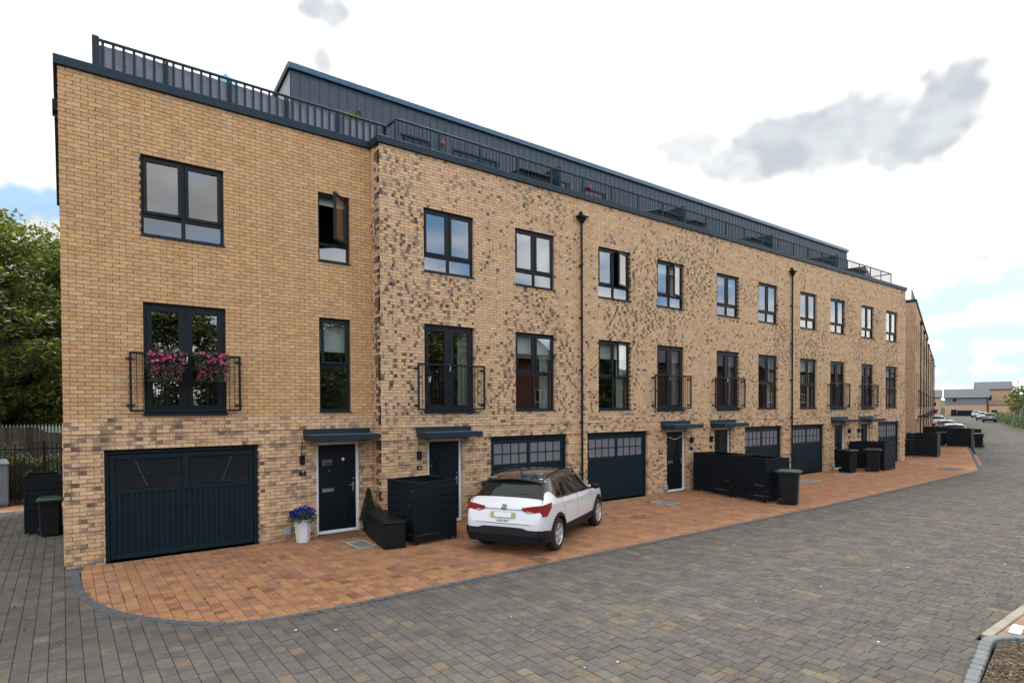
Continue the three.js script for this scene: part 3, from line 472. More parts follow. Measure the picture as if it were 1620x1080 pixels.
function downpipe(house, x, top, bottom = 0.0) {
  const g = part('downpipe', house), p = new MB(); p.tube([[x, bottom, 0.075], [x, top, 0.075]], 0.034, 12); for (let y = 0.9; y < top; y += 1.55) p.tube([[x, y, 0.075], [x, y + 0.06, 0.075]], 0.042, 12); p.build('pipe', M.black, g);
  const h = new MB(); h.geo(new THREE.CylinderGeometry(0.16, 0.055, 0.17, 8).rotateY(Math.PI / 8).scale(1.1, 1, 0.62).translate(x, top + 0.04, 0.1)); h.cbox(x - 0.17, x + 0.17, top + 0.12, top + 0.165, 0.003, 0.205, 0.006); h.build('hopper', M.black, g);
  const s = new MB(); s.tube([[x, top + 0.26, -0.02], [x, top + 0.27, 0.06], [x, top + 0.2, 0.09]], 0.045, 10); s.build('spout', M.black, g);
  for (let y = 0.93; y < top; y += 1.55) { const b = new MB(); b.cbox(x - 0.06, x + 0.06, y - 0.02, y + 0.02, 0.003, 0.045, 0.003); b.build('bracket', M.black, g); }
}
const font = await new FontLoader().loadAsync('fonts/droid/droid_sans_bold.typeface.json');
function digits(house, s, x, y, z = 0.004) { const g = new TextGeometry(s, { font, size: 0.11, depth: 0.012, curveSegments: 5, bevelEnabled: false }); g.computeBoundingBox(); g.translate(x - g.boundingBox.max.x / 2, y, z); mesh('house_number', g, M.black, house); }
function meterBox(house, x, y = 0.12) { const b = new MB(); b.cbox(x - 0.08, x + 0.08, y, y + 0.17, 0.003, 0.09, 0.012); b.build('service_box', std([0.30, 0.33, 0.36], 0.6), house); }

// ---------------------------------------------------------------- the terrace
const PENT_Z = -2.0, PENT_TOP = 11.66, DECK = 8.55, PENT_X0 = 4.72, PENT_X1 = 35.1;
const HOUSES = [
  { n: '84', x0: 0, x1: 5.99, z: 0, garage: [0.61, 3.36], door: [4.61, 5.65], french: [1.27, 2.75], tall: null, narrow: [4.71, 5.46], ups: [[1.26, 2.74]], side: 1, slit: 0.66, canopy: [4.32, 5.9], lamp: 4.28, pipe: null,
    label: 'end of terrace brick house numbered 84, set back, with flower baskets on its balcony' },
  { n: '82', x0: 5.99, x1: 12.27, z: FRONT, garage: [9.13, 11.87], door: [7.22, 8.23], french: [7.15, 8.62], tall: [9.97, 11.40], ups: [[7.15, 8.62], [9.97, 11.40]], side: 1, slit: 0.25, canopy: [6.9, 8.48], lamp: 6.96, pipe: 12.40,
    label: 'brick house numbered 82 with the white car parked before its garage' },
  { n: '80', x0: 12.27, x1: 18.30, z: FRONT, garage: [12.68, 15.43], door: [16.40, 17.41], french: [15.91, 17.35], tall: [13.17, 14.61], ups: [[13.17, 14.61], [15.91, 17.35]], side: 1, slit: 0.62, canopy: [16.08, 17.64], lamp: 17.72, pipe: null, openUp: [[0, 0.28], [0, 0.25]], openTall: [0, 0.22],
    label: 'third brick house from the near end, its upper windows ajar, garland on its door' },
  { n: '78', x0: 18.30, x1: 24.35, z: FRONT, garage: [21.09, 23.81], door: [19.11, 20.12], french: [19.26, 20.68], tall: [22.03, 23.46], ups: [[19.26, 20.68], [22.03, 23.46]], side: -1, slit: 0.3, canopy: [18.85, 20.43], lamp: 18.86, pipe: 24.47,
    label: 'fourth brick house from the near end, behind the long bin store' },
  { n: '76', x0: 24.35, x1: 30.22, z: FRONT, garage: [24.63, 27.38], door: [28.35, 29.37], french: [27.95, 29.38], tall: [25.25, 26.69], ups: [[25.25, 26.69], [27.95, 29.38]], side: 1, slit: 0.5, canopy: [28.0, 29.6], lamp: 29.75, pipe: null,
    label: 'fifth brick house from the near end, just right of the second downpipe' },
  { n: '74', x0: 30.22, x1: 36.32, z: FRONT, garage: [32.96, 35.58], door: [31.07, 32.0], french: [31.09, 32.45], tall: [33.88, 35.29], ups: [[31.09, 32.45], [33.88, 35.29]], side: -1, slit: 0.3, canopy: [30.8, 32.3], lamp: 30.75, pipe: null,
    label: 'last brick house of the long terrace at its far end' },
];
const roomWall = [[0.16, 0.145, 0.125], [0.14, 0.135, 0.13], [0.17, 0.16, 0.13]];
HOUSES.forEach((h, hi) => {
  const H = thing('terraced_house', h.label, 'house', [h.x0, 0, h.z], 0, 'houses of the long brick terrace'), W = h.x1 - h.x0, L = x => x - h.x0, end = hi === 0;
  const op = ([a, b], y0, y1) => ({ x0: L(a), x1: L(b), y0, y1 });
  const french = op(h.french, LV.sill, LV.frenchTop), tall = h.tall && op(h.tall, LV.sill, LV.frenchTop), ups = h.ups.map(u => op(u, LV.upperBottom, LV.upperTop)), nar = h.narrow && [op(h.narrow, LV.sill, LV.frenchTop), op(h.narrow, LV.upperBottom, LV.upperTop)];
  const openings = [op(h.garage, -0.2, LV.doorTop), op(h.door, -0.2, LV.doorTop), french, ...(tall ? [tall] : []), ...ups, ...(nar || [])];
  // wall
  const wall = holedWall('wall', W, LV.coping - 0.002, openings.map(o => ({ ...o, y0: Math.max(o.y0, Y0 - 0.05) })), H);
  brickFace(wall, 0, W, LV.coping - 0.004, openings, (u, y, w) => V(u, y, w), { plainAbove: end ? 2.73 : 99, shift: -(h.x0 % 0.225), solo: hi < 2 ? 300 : 0, absU: u => u + h.x0, world: (u, y) => V(u + h.x0, y, h.z) });
  // body behind the front wall
  const body = new MB(); body.box(0.002, W - 0.002, -0.1, DECK, -9.3, -8.9); body.box(0.002, 0.2, -0.1, DECK, -8.9, -0.31); body.box(W - 0.2, W - 0.002, -0.1, DECK, -8.9, -0.31); body.build('rear_wall', M.mortar, H);
  const deck = new MB(); deck.box(0.002, W - 0.002, DECK, DECK + 0.1, -9.3, -0.302); deck.build('roof_deck', std([0.10, 0.10, 0.10], 0.9, { map: dirtT }), H);
  if (end) { const sw = part('side_wall', H); brickFace(sw, -9.2, 0.0, LV.coping - 0.004, [], (u, y, w) => V(-w + 0.004, y, u - 0.01), { plainAbove: 2.73, absU: u => u + 80 }); const mb = new MB(); mb.box(0.012, 0.3, Y0 - 0.1, LV.coping - 0.003, -9.3, -0.3); mb.build('backing_wall', M.mortar, sw); const q = new MB(), pg = part('overflow_hopper', H); q.cbox(-0.085, 0.02, 8.62, 8.84, -1.15, -0.85, 0.006); q.cbox(-0.055, 0.02, 8.5, 8.62, -1.08, -0.92, 0.006); q.build('hopper', M.black, pg); }
  if (hi === 1) { const rw = part('return_wall', H); brickFace(rw, -FRONT, 0, LV.coping - 0.004, [], (u, y, w) => V(-w, y, u), { plainAbove: 99, shift: 0.06, absU: u => u + 33 }); const mb = new MB(); mb.box(0.01, 0.2, Y0 - 0.1, LV.coping - 0.003, -FRONT, -0.3); mb.build('backing_wall', M.mortar, rw); }
  // rooms seen through the glass
  const rm = std(roomWall[hi % 3], 0.9); for (const [a, b] of [[2.68, 5.35], [5.75, 8.3]]) { const r = new MB(); r.box(0.22, W - 0.22, a, b, -4.6, -0.3, null, 'f'); const o = r.build('room', rm, H); }
  const dress = (o, blind, cur) => {
    if (blind) { const b = new MB(); b.box(o.x0 + 0.03, o.x1 - 0.03, o.y1 - blind, o.y1 - 0.02, -0.26, -0.255); b.build('roller_blind', M.blind, H); }
    for (const s of cur || []) { const c = new MB(), w = 0.32, xa = s < 0 ? o.x0 - 0.02 : o.x1 - w + 0.02, N = 18; for (let k = 0; k < N; k++) { const a = xa + w * k / N, b = xa + w * (k + 1) / N, z = i => -0.36 + 0.03 * Math.sin(i * 1.9); c.quad(V(a, o.y0 - 0.1, z(k)), V(b, o.y0 - 0.1, z(k + 1)), V(b, o.y1, z(k + 1)), V(a, o.y1, z(k))); } c.build('curtain', M.curtain, H); }
  };
  dress(french, 0, end ? [] : hi % 2 ? [1] : [-1, 1]); if (tall) dress(tall, hi === 3 ? 0 : 0.55, hi > 1 ? [1] : [1]); ups.forEach((u, k) => dress(u, !end && (hi + k) % 3 === 0 ? 0.35 : 0, k ? [1] : [])); if (nar) { dress(nar[0], 0.75, []); dress(nar[1], 0.2, []); }
  // windows, doors, balcony
  frenchWindow(H, french); juliet(H, french);
  if (tall) windowUnit(H, tall, { split: 0.475, openSash: h.openTall ? { 1: h.openTall[1] } : {}, vent: hi !== 2 });
  ups.forEach((u, k) => windowUnit(H, u, { split: 0.27, openSash: end ? { 0: 0.05 } : h.openUp ? { 1: h.openUp[k][1] } : {}, vent: !end && !h.openUp }));
  if (nar) { windowUnit(H, nar[0], { cols: 1, split: 0.5, openSash: { 0: 0.08 }, vent: false }); windowUnit(H, nar[1], { cols: 1, split: 0.27, openSash: { 0: 0.78 }, vent: false }); }
  garageDoor(H, L(h.garage[0]), L(h.garage[1]), end ? std([0.014, 0.016, 0.02], 0.06) : M.frosted);
  frontDoor(H, L(h.door[0]), L(h.door[1]), { slit: h.slit, side: h.side, box: h.side > 0 && hi !== 1, notice: end });
  canopy(H, L(h.canopy[0]), L(h.canopy[1])); wallLamp(H, L(h.lamp), 1.66); digits(H, h.n, L(h.lamp) + 0.02, 1.40);
  if (end) meterBox(H, 3.94); if (hi === 2) meterBox(H, L(16.28)); if (hi === 4) meterBox(H, L(28.15));
  if (h.pipe) downpipe(H, L(h.pipe), 8.42);
  // coping
  const cp = part('coping', H), c = new MB(), ov = 0.06; c.cbox(end ? -ov : hi === 1 ? -ov : 0, hi === 5 ? W + ov : W - (end ? 0.062 : 0), LV.coping, LV.copingTop, -0.34, ov, 0.005); if (hi === 1) c.cbox(-ov, 0.3, LV.coping + 0.001, LV.copingTop - 0.001, -FRONT - 0.3, -0.339, 0.005); if (end) c.cbox(-ov, 0.32, LV.coping + 0.001, LV.copingTop - 0.001, -9.3, -0.339, 0.005); if (hi === 5) c.cbox(W - 0.3, W + ov, LV.coping + 0.001, LV.copingTop - 0.001, -9.3, -0.339, 0.005); c.build('coping_cap', M.trim, cp);
  const pb = new MB(); pb.box(0.01, W - 0.01, DECK, LV.coping, -0.32, -0.299); pb.build('parapet_lining', M.trim, cp);
  // roof terrace railing
  const rg = part('roof_railing', H), zr = end ? -0.19 : 0.3 - FRONT, top = 9.9, bot = 9.36, xs = []; const ra = end ? 0.58 : hi === 1 ? L(6.5) : L(6.54 + Math.ceil((h.x0 - 6.54) / 1.235) * 1.235), rb = end ? 6.47 : hi === 5 ? L(34.95) : W - 0.001;
  for (let x = ra; x < rb + 0.05; x += end ? 1.178 : 1.235) xs.push(x); if (hi === 5 || end) xs.push(rb);
  const r0 = end || hi === 1 ? ra : 0, rail = new MB(); rail.cbox(r0, rb, top - 0.045, top, zr - 0.022, zr + 0.022, 0.005); rail.cbox(r0, rb, bot, bot + 0.03, zr - 0.015, zr + 0.015, 0.004);
  if (hi === 1) rail.cbox(ra, ra + 0.044, top - 0.044, top - 0.001, -0.19 - FRONT, zr - 0.022, 0.004); if (end) rail.cbox(ra, ra + 0.044, top - 0.044, top - 0.001, -8.9, zr - 0.022, 0.004); if (hi === 5) { rail.cbox(rb - 0.044, rb, top - 0.044, top - 0.001, -5, zr - 0.022, 0.004); rail.cbox(rb - 0.04, rb - 0.005, bot, bot + 0.03, -5, zr - 0.022, 0.004); }
  rail.build('handrail', M.trim, rg);
  for (const x of xs) { const p = new MB(); p.cbox(x - 0.025, x + 0.025, LV.copingTop - 0.02, top - 0.044, zr - 0.02, zr + 0.02, 0.004); p.build('post', M.trim, rg); }
  if (end) { const p = new MB(); p.cbox(ra - 0.05, ra + 0.06, LV.copingTop - 0.02, top + 0.03, zr - 0.05, zr + 0.04, 0.005); p.build('post', M.trim, rg); }
  const bw = end ? 0.022 : 0.007, bg = new MB().box(-bw, bw, bot + 0.029, top - 0.044, zr - 0.006, zr + 0.006).geometry(), step = end ? 0.168 : 0.112; for (let x = r0 + step * 0.7; x < rb; x += step) { const b = mesh('baluster', bg, M.trim, rg); b.position.x = x; }
  if (hi === 5) for (let z = zr - 1.2; z > -5; z -= 1.2) { const p = new MB(); p.cbox(rb - 0.045, rb - 0.003, LV.copingTop - 0.02, top - 0.044, z - 0.02, z + 0.02, 0.004); p.build('post', M.trim, rg); }
  if (end) { const f = new MB(), N = 130; for (let k = 0; k < N; k++) { const a = lerp(ra + 0.03, rb - 0.3, k / N), b = lerp(ra + 0.03, rb - 0.3, (k + 1) / N), z = x => zr - 0.035 + 0.012 * Math.sin(x * 37) + 0.014 * (fbm(x * 4, 0, 0, 3) - 0.5), sag = x => top - 0.075 - 0.012 * Math.abs(Math.sin(x * 2.67)) - 0.012 * vn(x * 3, 2); f.quad(V(a, bot - 0.05, z(a)), V(b, bot - 0.05, z(b)), V(b, sag(b), z(b)), V(a, sag(a), z(a))); } f.build('fabric_windbreak', M.fabric, rg); }
  // top storey in standing seam cladding
  const px0 = Math.max(h.x0, PENT_X0), px1 = Math.min(h.x1, PENT_X1), pz = PENT_Z - h.z;
  if (px1 > px0) {
    const pe = part('top_storey', H), a = L(px0), b = L(px1), rear = pz - 5.6, drop = 0.9, pts = Math.round((b - a) / 0.25), pw = (b - a) / pts;
    const co = new MB(); co.box(a, b, DECK + 0.1, PENT_TOP - 0.16, rear + 0.1, pz - 0.04, null, 't'); co.build('core_wall', M.clad, pe);
    const roof = new MB(); roof.quad(V(a, PENT_TOP - 0.02, pz), V(b, PENT_TOP - 0.02, pz), V(b, PENT_TOP - drop, rear), V(a, PENT_TOP - drop, rear)); roof.quad(V(a, PENT_TOP - 0.18, pz), V(a, PENT_TOP - drop - 0.16, rear), V(b, PENT_TOP - drop - 0.16, rear), V(b, PENT_TOP - 0.18, pz)); roof.build('roof', M.trim, pe);
    const fs = new MB(); fs.cbox(a - (end ? 0.06 : 0), b + (hi === 5 ? 0.06 : 0), PENT_TOP - 0.15, PENT_TOP, pz - 0.02, pz + 0.09, 0.006); fs.build('fascia', M.fascia ??= std([0.05, 0.10, 0.145], 0.38, { metalness: 0.3 }), pe);
    const doors = { 1: [[7.93, 8.66], [9.54, 11.12]], 2: [[13.4, 14.1], [15.0, 15.9]], 3: [[19.9, 21.4]], 4: [[25.3, 26.8]], 5: [] }[hi] || [];
    const seam = new MB(); seam.box(0, pw, 0, 1, 0, 0.02); const g0 = new MB(); g0.quad(V(0.012, 0, 0), V(pw - 0.012, 0, 0), V(pw - 0.012, 1, 0), V(0.012, 1, 0)); g0.quad(V(pw - 0.012, 0, 0), V(pw - 0.007, 0, 0.014), V(pw - 0.007, 1, 0.014), V(pw - 0.012, 1, 0)); g0.quad(V(pw - 0.007, 0, 0.014), V(pw + 0.007, 0, 0.014), V(pw + 0.007, 1, 0.014), V(pw - 0.007, 1, 0.014)); g0.quad(V(pw + 0.007, 0, 0.014), V(pw + 0.012, 0, 0), V(pw + 0.012, 1, 0), V(pw + 0.007, 1, 0.014)); const geo = g0.geometry();
    for (let k = 0; k < pts; k++) { const m = mesh('cladding_panel', geo, M.clad, pe); const xa = a + k * pw, isD = doors.some(([s, e]) => xa + pw > L(s) && xa < L(e)), y0 = isD ? 10.72 : DECK + 0.1; m.position.set(xa, y0, pz); m.scale.y = PENT_TOP - 0.15 - y0; }
    for (const [s, e] of doors) { const d = part('terrace_door', pe), f = new MB(); barFrame(f, L(s) - 0.04, L(e) + 0.04, DECK + 0.1, 10.735, 0.06, pz - 0.06, pz + 0.034); f.build('frame', M.frame, d); const n = Math.max(2, Math.round((e - s) / 0.24)), w = (e - s) / n; const pg = new THREE.PlaneGeometry(w - 0.03, 2.0); for (let k = 0; k < n; k++) { const m = mesh('pane', pg, std([0.008, 0.010, 0.014], 0.08), d); m.position.set(L(s) + w * (k + 0.5), 9.66, pz + 0.003); } const b2 = new MB(); b2.cbox(L(s) + 0.06, L(s) + (e - s) * 0.72, 10.46, 10.50, pz + 0.006, pz + 0.02, 0.003); b2.build('blind_rail', M.white, d); }
    if (end) { const ew = new MB(); ew.quad(V(a - 0.004, DECK, rear), V(a - 0.004, DECK, pz), V(a - 0.004, PENT_TOP - 0.1, pz), V(a - 0.004, PENT_TOP - drop - 0.1, rear)); ew.build('end_cladding', std([0.20, 0.21, 0.24], 0.4, { metalness: 0.4 }), pe); const vg = new MB(); vg.quad(V(a - 0.06, PENT_TOP - drop - 0.15, rear), V(a - 0.06, PENT_TOP - 0.15, pz), V(a - 0.06, PENT_TOP, pz), V(a - 0.06, PENT_TOP - drop, rear)); vg.quad(V(a - 0.06, PENT_TOP - drop, rear), V(a - 0.06, PENT_TOP, pz), V(a + 0.02, PENT_TOP, pz), V(a + 0.02, PENT_TOP - drop, rear)); vg.quad(V(a + 0.02, PENT_TOP - drop - 0.15, rear), V(a + 0.02, PENT_TOP - 0.15, pz), V(a - 0.06, PENT_TOP - 0.15, pz), V(a - 0.06, PENT_TOP - drop - 0.15, rear)); vg.build('verge_trim', M.trim, pe); }
  }
  // screen between neighbouring terraces, alarm bell
  if (hi > 0) { const s = new MB(); s.cbox(-0.03, 0.03, DECK + 0.1, 10.3, pz + 0.03, -0.72 - (hi === 1 ? 0.35 : 0), 0.006); s.build('privacy_screen', M.trim, H); }
  if (hi === 1 || hi === 2) { const b = part('alarm_bell', H, L(hi === 1 ? 9.1 : 15.18), 10.77, pz + 0.03); const m = new MB(); m.geo(new THREE.SphereGeometry(0.085, 16, 10).scale(1, 1, 0.8).translate(0, 0, 0.05)); m.build('dome', std([0.42, 0.02, 0.03], 0.35), b); const k = new MB(); k.geo(new THREE.CylinderGeometry(0.06, 0.06, 0.05, 14).rotateX(Math.PI / 2)); k.build('base', M.black, b); }
});
// slatted chests standing on the roof terraces
[[10.85, 12.1, 82, 'beside the screen of the second house'], [17.0, 18.15, 80, 'at the far end of the third house roof'], [19.0, 19.8, 78, 'just past the second screen'], [22.9, 24.2, 78, 'at the far end of the fourth house roof'], [28.6, 30.0, 76, 'on the fifth house roof'], [32.2, 33.6, 74, 'on the last roof terrace']].forEach(([a, b, n, wh]) => {
  const t = thing('slatted_chest', 'dark slatted chest behind the roof railing, ' + wh, 'chest', [(a + b) / 2, DECK + 0.1, -0.85], 0, 'chests on the roof terraces'), w = b - a;
  for (let k = 0; k < 8; k++) { const m = new MB(); m.cbox(-w / 2, w / 2, 0.05 + k * 0.155, 0.19 + k * 0.155, 0.4, 0.43, 0.005); m.cbox(-w / 2, -w / 2 + 0.03, 0.05 + k * 0.155, 0.19 + k * 0.155, -0.5, 0.39, 0.005); m.build('slat', M.store, t); }
  const l = new MB(); l.at(new THREE.Matrix4().makeRotationX(0.12)); l.cbox(-w / 2 - 0.03, w / 2 + 0.03, 1.29, 1.33, -0.6, 0.42, 0.006); l.build('lid', M.store, t); const f = new MB(); for (const x of [-w / 2 + 0.03, w / 2 - 0.06]) { f.box(x, x + 0.04, 0, 1.28, 0.35, 0.395); f.box(x, x + 0.04, 0, 1.28, -0.5, -0.46); } f.box(-w / 2 + 0.03, w / 2 - 0.03, 0.02, 1.25, -0.49, -0.465); f.build('frame', M.store, t);
});

// ---------------------------------------------------------------- lofted shapes
function rrect(w, d, r, n = 5) { const p = []; for (const [sx, sz, a0] of [[1, 1, 0], [-1, 1, 1], [-1, -1, 2], [1, -1, 3]]) for (let k = 0; k <= n; k++) { const a = (a0 + k / n) * Math.PI / 2; p.push([sx * (w / 2 - r) + r * Math.cos(a), sz * (d / 2 - r) + r * Math.sin(a)]); } return p; }
function loft(rings, capTop = true, capBottom = true) {   // rings: arrays of Vector3 of equal length, closed
  const n = rings[0].length, pos = [], idx = []; for (const r of rings) for (const p of r) pos.push(p.x, p.y, p.z);
  for (let k = 0; k < rings.length - 1; k++) for (let a = 0; a < n; a++) { const b = (a + 1) % n, i = k * n; idx.push(i + a, i + n + a, i + b, i + b, i + n + a, i + n + b); }
  for (const [use, k, f] of [[capBottom, 0, 1], [capTop, rings.length - 1, 0]]) if (use) { const c = V(); rings[k].forEach(p => c.add(p)); c.divideScalar(n); const ci = pos.length / 3; pos.push(c.x, c.y, c.z); for (let a = 0; a < n; a++) { const b = (a + 1) % n; f ? idx.push(ci, k * n + a, k * n + b) : idx.push(ci, k * n + b, k * n + a); } }
  const g = new THREE.BufferGeometry(); g.setAttribute('position', new THREE.BufferAttribute(new Float32Array(pos), 3)); g.setIndex(idx); const h = g.toNonIndexed(); h.computeVertexNormals(); return h;
}
function creased(g, deg = 35) {   // smooth normals within the angle
  const p = g.attributes.position, n = p.count, fn = [], map = new Map(), key = i => Math.round(p.getX(i) * 2000) + '_' + Math.round(p.getY(i) * 2000) + '_' + Math.round(p.getZ(i) * 2000), A = V(), B = V(), C = V();
  for (let i = 0; i < n; i += 3) { A.fromBufferAttribute(p, i); B.fromBufferAttribute(p, i + 1); C.fromBufferAttribute(p, i + 2); const f = B.clone().sub(A).cross(C.clone().sub(A)); for (let k = 0; k < 3; k++) { fn[i + k] = f; const q = key(i + k); if (!map.has(q)) map.set(q, []); map.get(q).push(f); } }
  const cos = Math.cos(deg * Math.PI / 180), nn = new Float32Array(n * 3);
  for (let i = 0; i < n; i++) { const f = fn[i], u = f.clone().normalize(), s = V(); for (const o of map.get(key(i))) if (o.clone().normalize().dot(u) > cos) s.add(o); s.normalize(); nn.set([s.x, s.y, s.z], i * 3); }
  g.setAttribute('normal', new THREE.BufferAttribute(nn, 3)); return g;
}
// ---------------------------------------------------------------- wheelie bins
M.binLid = std([0.014, 0.044, 0.024], 0.5, { bumpMap: grainB, bumpScale: 0.002 }); M.binLidDark = std([0.012, 0.014, 0.014], 0.5);
function bin(label, pos, turn, lidMat = M.binLid, marks = true, s = 1) {
  const t = thing('wheelie_bin', label, 'bin', pos, turn, 'wheelie bins'); if (s !== 1) t.scale.setScalar(s);
  const ring = (w, d, y, r, dz = 0) => rrect(w, d, r).map(([x, z]) => V(x, y, z + dz)).reverse();
  mesh('body', creased(loft([ring(0.41, 0.44, 0.04, 0.04, 0.03), ring(0.43, 0.47, 0.2, 0.05, 0.02), ring(0.47, 0.55, 0.8, 0.05), ring(0.48, 0.57, 0.88, 0.05), ring(0.52, 0.62, 0.9, 0.05), ring(0.52, 0.62, 0.955, 0.05)])), M.plasticBlack, t);
  const lid = part('lid', t, 0, 0.955, 0); mesh('lid_shell', creased(loft([ring(0.55, 0.66, 0.004, 0.05, 0.02), ring(0.56, 0.67, 0.035, 0.06, 0.02), ring(0.50, 0.60, 0.065, 0.07, 0.0), ring(0.36, 0.44, 0.085, 0.07, 0.0), ring(0.34, 0.42, 0.07, 0.06, 0)])), lidMat, lid);
  const h = new MB(); h.tube([[-0.22, 0.0, -0.3], [-0.22, 0.02, -0.37], [0.22, 0.02, -0.37], [0.22, 0.0, -0.3]], 0.016, 8); h.build('handle', lidMat, lid);
  for (const x of [-0.235, 0.235]) { const w = part('wheel', t, x, 0.1, -0.2); mesh('tyre', new THREE.TorusGeometry(0.075, 0.025, 8, 20).rotateY(Math.PI / 2), M.rubber, w); mesh('hub', new THREE.CylinderGeometry(0.07, 0.07, 0.03, 16).rotateZ(Math.PI / 2), M.plasticBlack, w); }
  const a = new MB(); a.tube([[-0.22, 0.1, -0.2], [0.22, 0.1, -0.2]], 0.012, 8); a.build('axle', M.steel, t);
  if (marks) { const m = new MB(); m.at(new THREE.Matrix4().makeTranslation(0.2455, 0.66, 0.04).multiply(new THREE.Matrix4().makeRotationZ(0.045))); m.cbox(-0.002, 0.002, -0.04, 0.05, -0.08, 0.06, 0.001); m.cbox(-0.002, 0.002, -0.16, -0.10, -0.03, 0.05, 0.001); m.build('sticker', std([0.45, 0.46, 0.47], 0.6), t); }
  return t;
}
// ---------------------------------------------------------------- slatted bin stores
const scuffT = tex(512, (u, v) => { const b = 0.62 + 0.5 * (fbm(u * 5, v * 50, 0, 4) - 0.5); const k = vn(u * 9, v * 70, 4) * vn(u * 60, v * 200, 6); return b + (k > 0.62 ? 1.2 : 0); }, false, 0.8);
M.store2 = new THREE.MeshPhysicalMaterial({ color: lin(0.0075, 0.0135, 0.0205), roughness: 0.6, specularIntensity: 0.4, map: scuffT, bumpMap: woodT, bumpScale: 0.003 });
function binStore(label, [x, y, z], turn, w, d, h, n = 8) {   // w along local x, d along local z, centred
  const t = thing('bin_store', label, 'bin store', [x, y, z], turn, 'dark slatted bin stores'), p = h / n, variants = {};
  const plank = (len, along) => { const id = along + len.toFixed(2) + Math.floor(rnd() * 4); return variants[id] ??= (() => { const g = new MB(), o = R(0, 9); along ? g.cbox(-len / 2, len / 2, 0.006, p - 0.006, -0.011, 0.011, 0.004) : g.cbox(-0.011, 0.011, 0.006, p - 0.006, -len / 2, len / 2, 0.004); for (let i = 0; i < g.t.length; i++) g.t[i] += o; return g.geometry(); })(); };
  for (let k = 0; k < n; k++) for (const [along, px, pz] of [[1, 0, d / 2 - 0.012], [1, 0, -d / 2 + 0.012], [0, w / 2 - 0.012, 0], [0, -w / 2 + 0.012, 0]]) { const m = mesh('plank', plank((along ? w : d) - 0.09, along), M.store2, t); m.position.set(px + R(-0.001, 0.001), 0.05 + k * p, pz + R(-0.001, 0.001)); }
  for (const sx of [-1, 1]) for (const sz of [-1, 1]) { const g = new MB(); g.cbox(sx * (w / 2 - 0.022) - 0.025, sx * (w / 2 - 0.022) + 0.025, 0.03, h + 0.05, sz * (d / 2 - 0.022) - 0.025, sz * (d / 2 - 0.022) + 0.025, 0.005); g.build('corner_post', M.store2, t); }
  for (const s of [-1, 1]) { const a = new MB(); a.cbox(-w / 2 - 0.006, w / 2 + 0.006, h + 0.05, h + 0.075, s * (d / 2 - 0.022) - 0.034, s * (d / 2 - 0.022) + 0.034, 0.005); a.build('top_rail', M.store2, t); const b = new MB(); b.cbox(s * (w / 2 - 0.022) - 0.034, s * (w / 2 - 0.022) + 0.034, h + 0.049, h + 0.074, -d / 2 + 0.013, d / 2 - 0.013, 0.005); b.build('top_rail', M.store2, t); for (const z of [-1, 1]) { const f = new MB(); f.tube([[s * (w / 2 - 0.12) - 0.015, 0.028, z * (d / 2 - 0.1)], [s * (w / 2 - 0.12) + 0.015, 0.028, z * (d / 2 - 0.1)]], 0.028, 10); f.build('caster', M.rubber, t); } }
  return t;
}
binStore('square slatted bin store beside the door numbered 82', [6.39, 0, 1.72], 0.09, 1.1, 1.1, 1.26);
{ const a = 0.228, c = Math.cos(a), s = Math.sin(a), o = l => [17.57 + 0.5 * c - s * l, 0, 0.71 + 0.5 * s + c * l];
  binStore('long slatted bin store, its half nearer the wall, by the garland door', o(0.86), -a, 1.0, 1.72, 1.27);
  binStore('slatted bin store with a lone black bin at its road end', o(2.45), -a, 1.0, 1.42, 1.27); }
binStore('slatted bin store behind the two bins near the last garage', [30.2, 0, 1.35], 0, 1.2, 1.5, 1.2);
binStore('slatted bin store against the corner of the second terrace', [40.35, 0, 0.0], 0.17, 1.1, 1.5, 1.28);
binStore('wide slatted bin store near the lone far bin', [52.0, 0, -1.58], 0.1, 1.1, 1.42, 1.25);
binStore('farther slatted bin store half hidden behind a bin', [54.5, 0, -4.0], 0.28, 1.1, 2.2, 1.25);
binStore('slatted bin store in the side lane left of the end house', [-0.40, 0, -4.75], 0, 0.7, 0.9, 1.3);
bin('black wheelie bin with green lid in the left side lane', [-0.27, 0, -3.95], 0, M.binLid, false, 0.86);
bin('black wheelie bin with green lid between door 82 and the car', [8.95, 0, 0.98], 0.15);
bin('black wheelie bin with green lid standing alone at the long store end', [17.3, 0, 4.28], 0.35);
bin('black wheelie bin by the fifth front door, left of a pair', [27.72, 0, 1.38], -0.25);
bin('black wheelie bin by the fifth front door, right of a pair', [29.0, 0, 1.86], 0.35);
bin('black wheelie bin at the corner between the two terraces', [39.2, 0, -0.75], 0.2, M.binLidDark, false);
bin('black wheelie bin with white sticker standing alone far down the drive', [51.55, 0, -0.36], -1.45, M.binLidDark);
bin('black wheelie bin between two far bin stores', [51.9, 0, -2.75], 0.3, M.binLidDark, false);
bin('black wheelie bin behind the silver car roof', [60.3, 0.04, -2.9], 0.3, M.binLidDark, false);
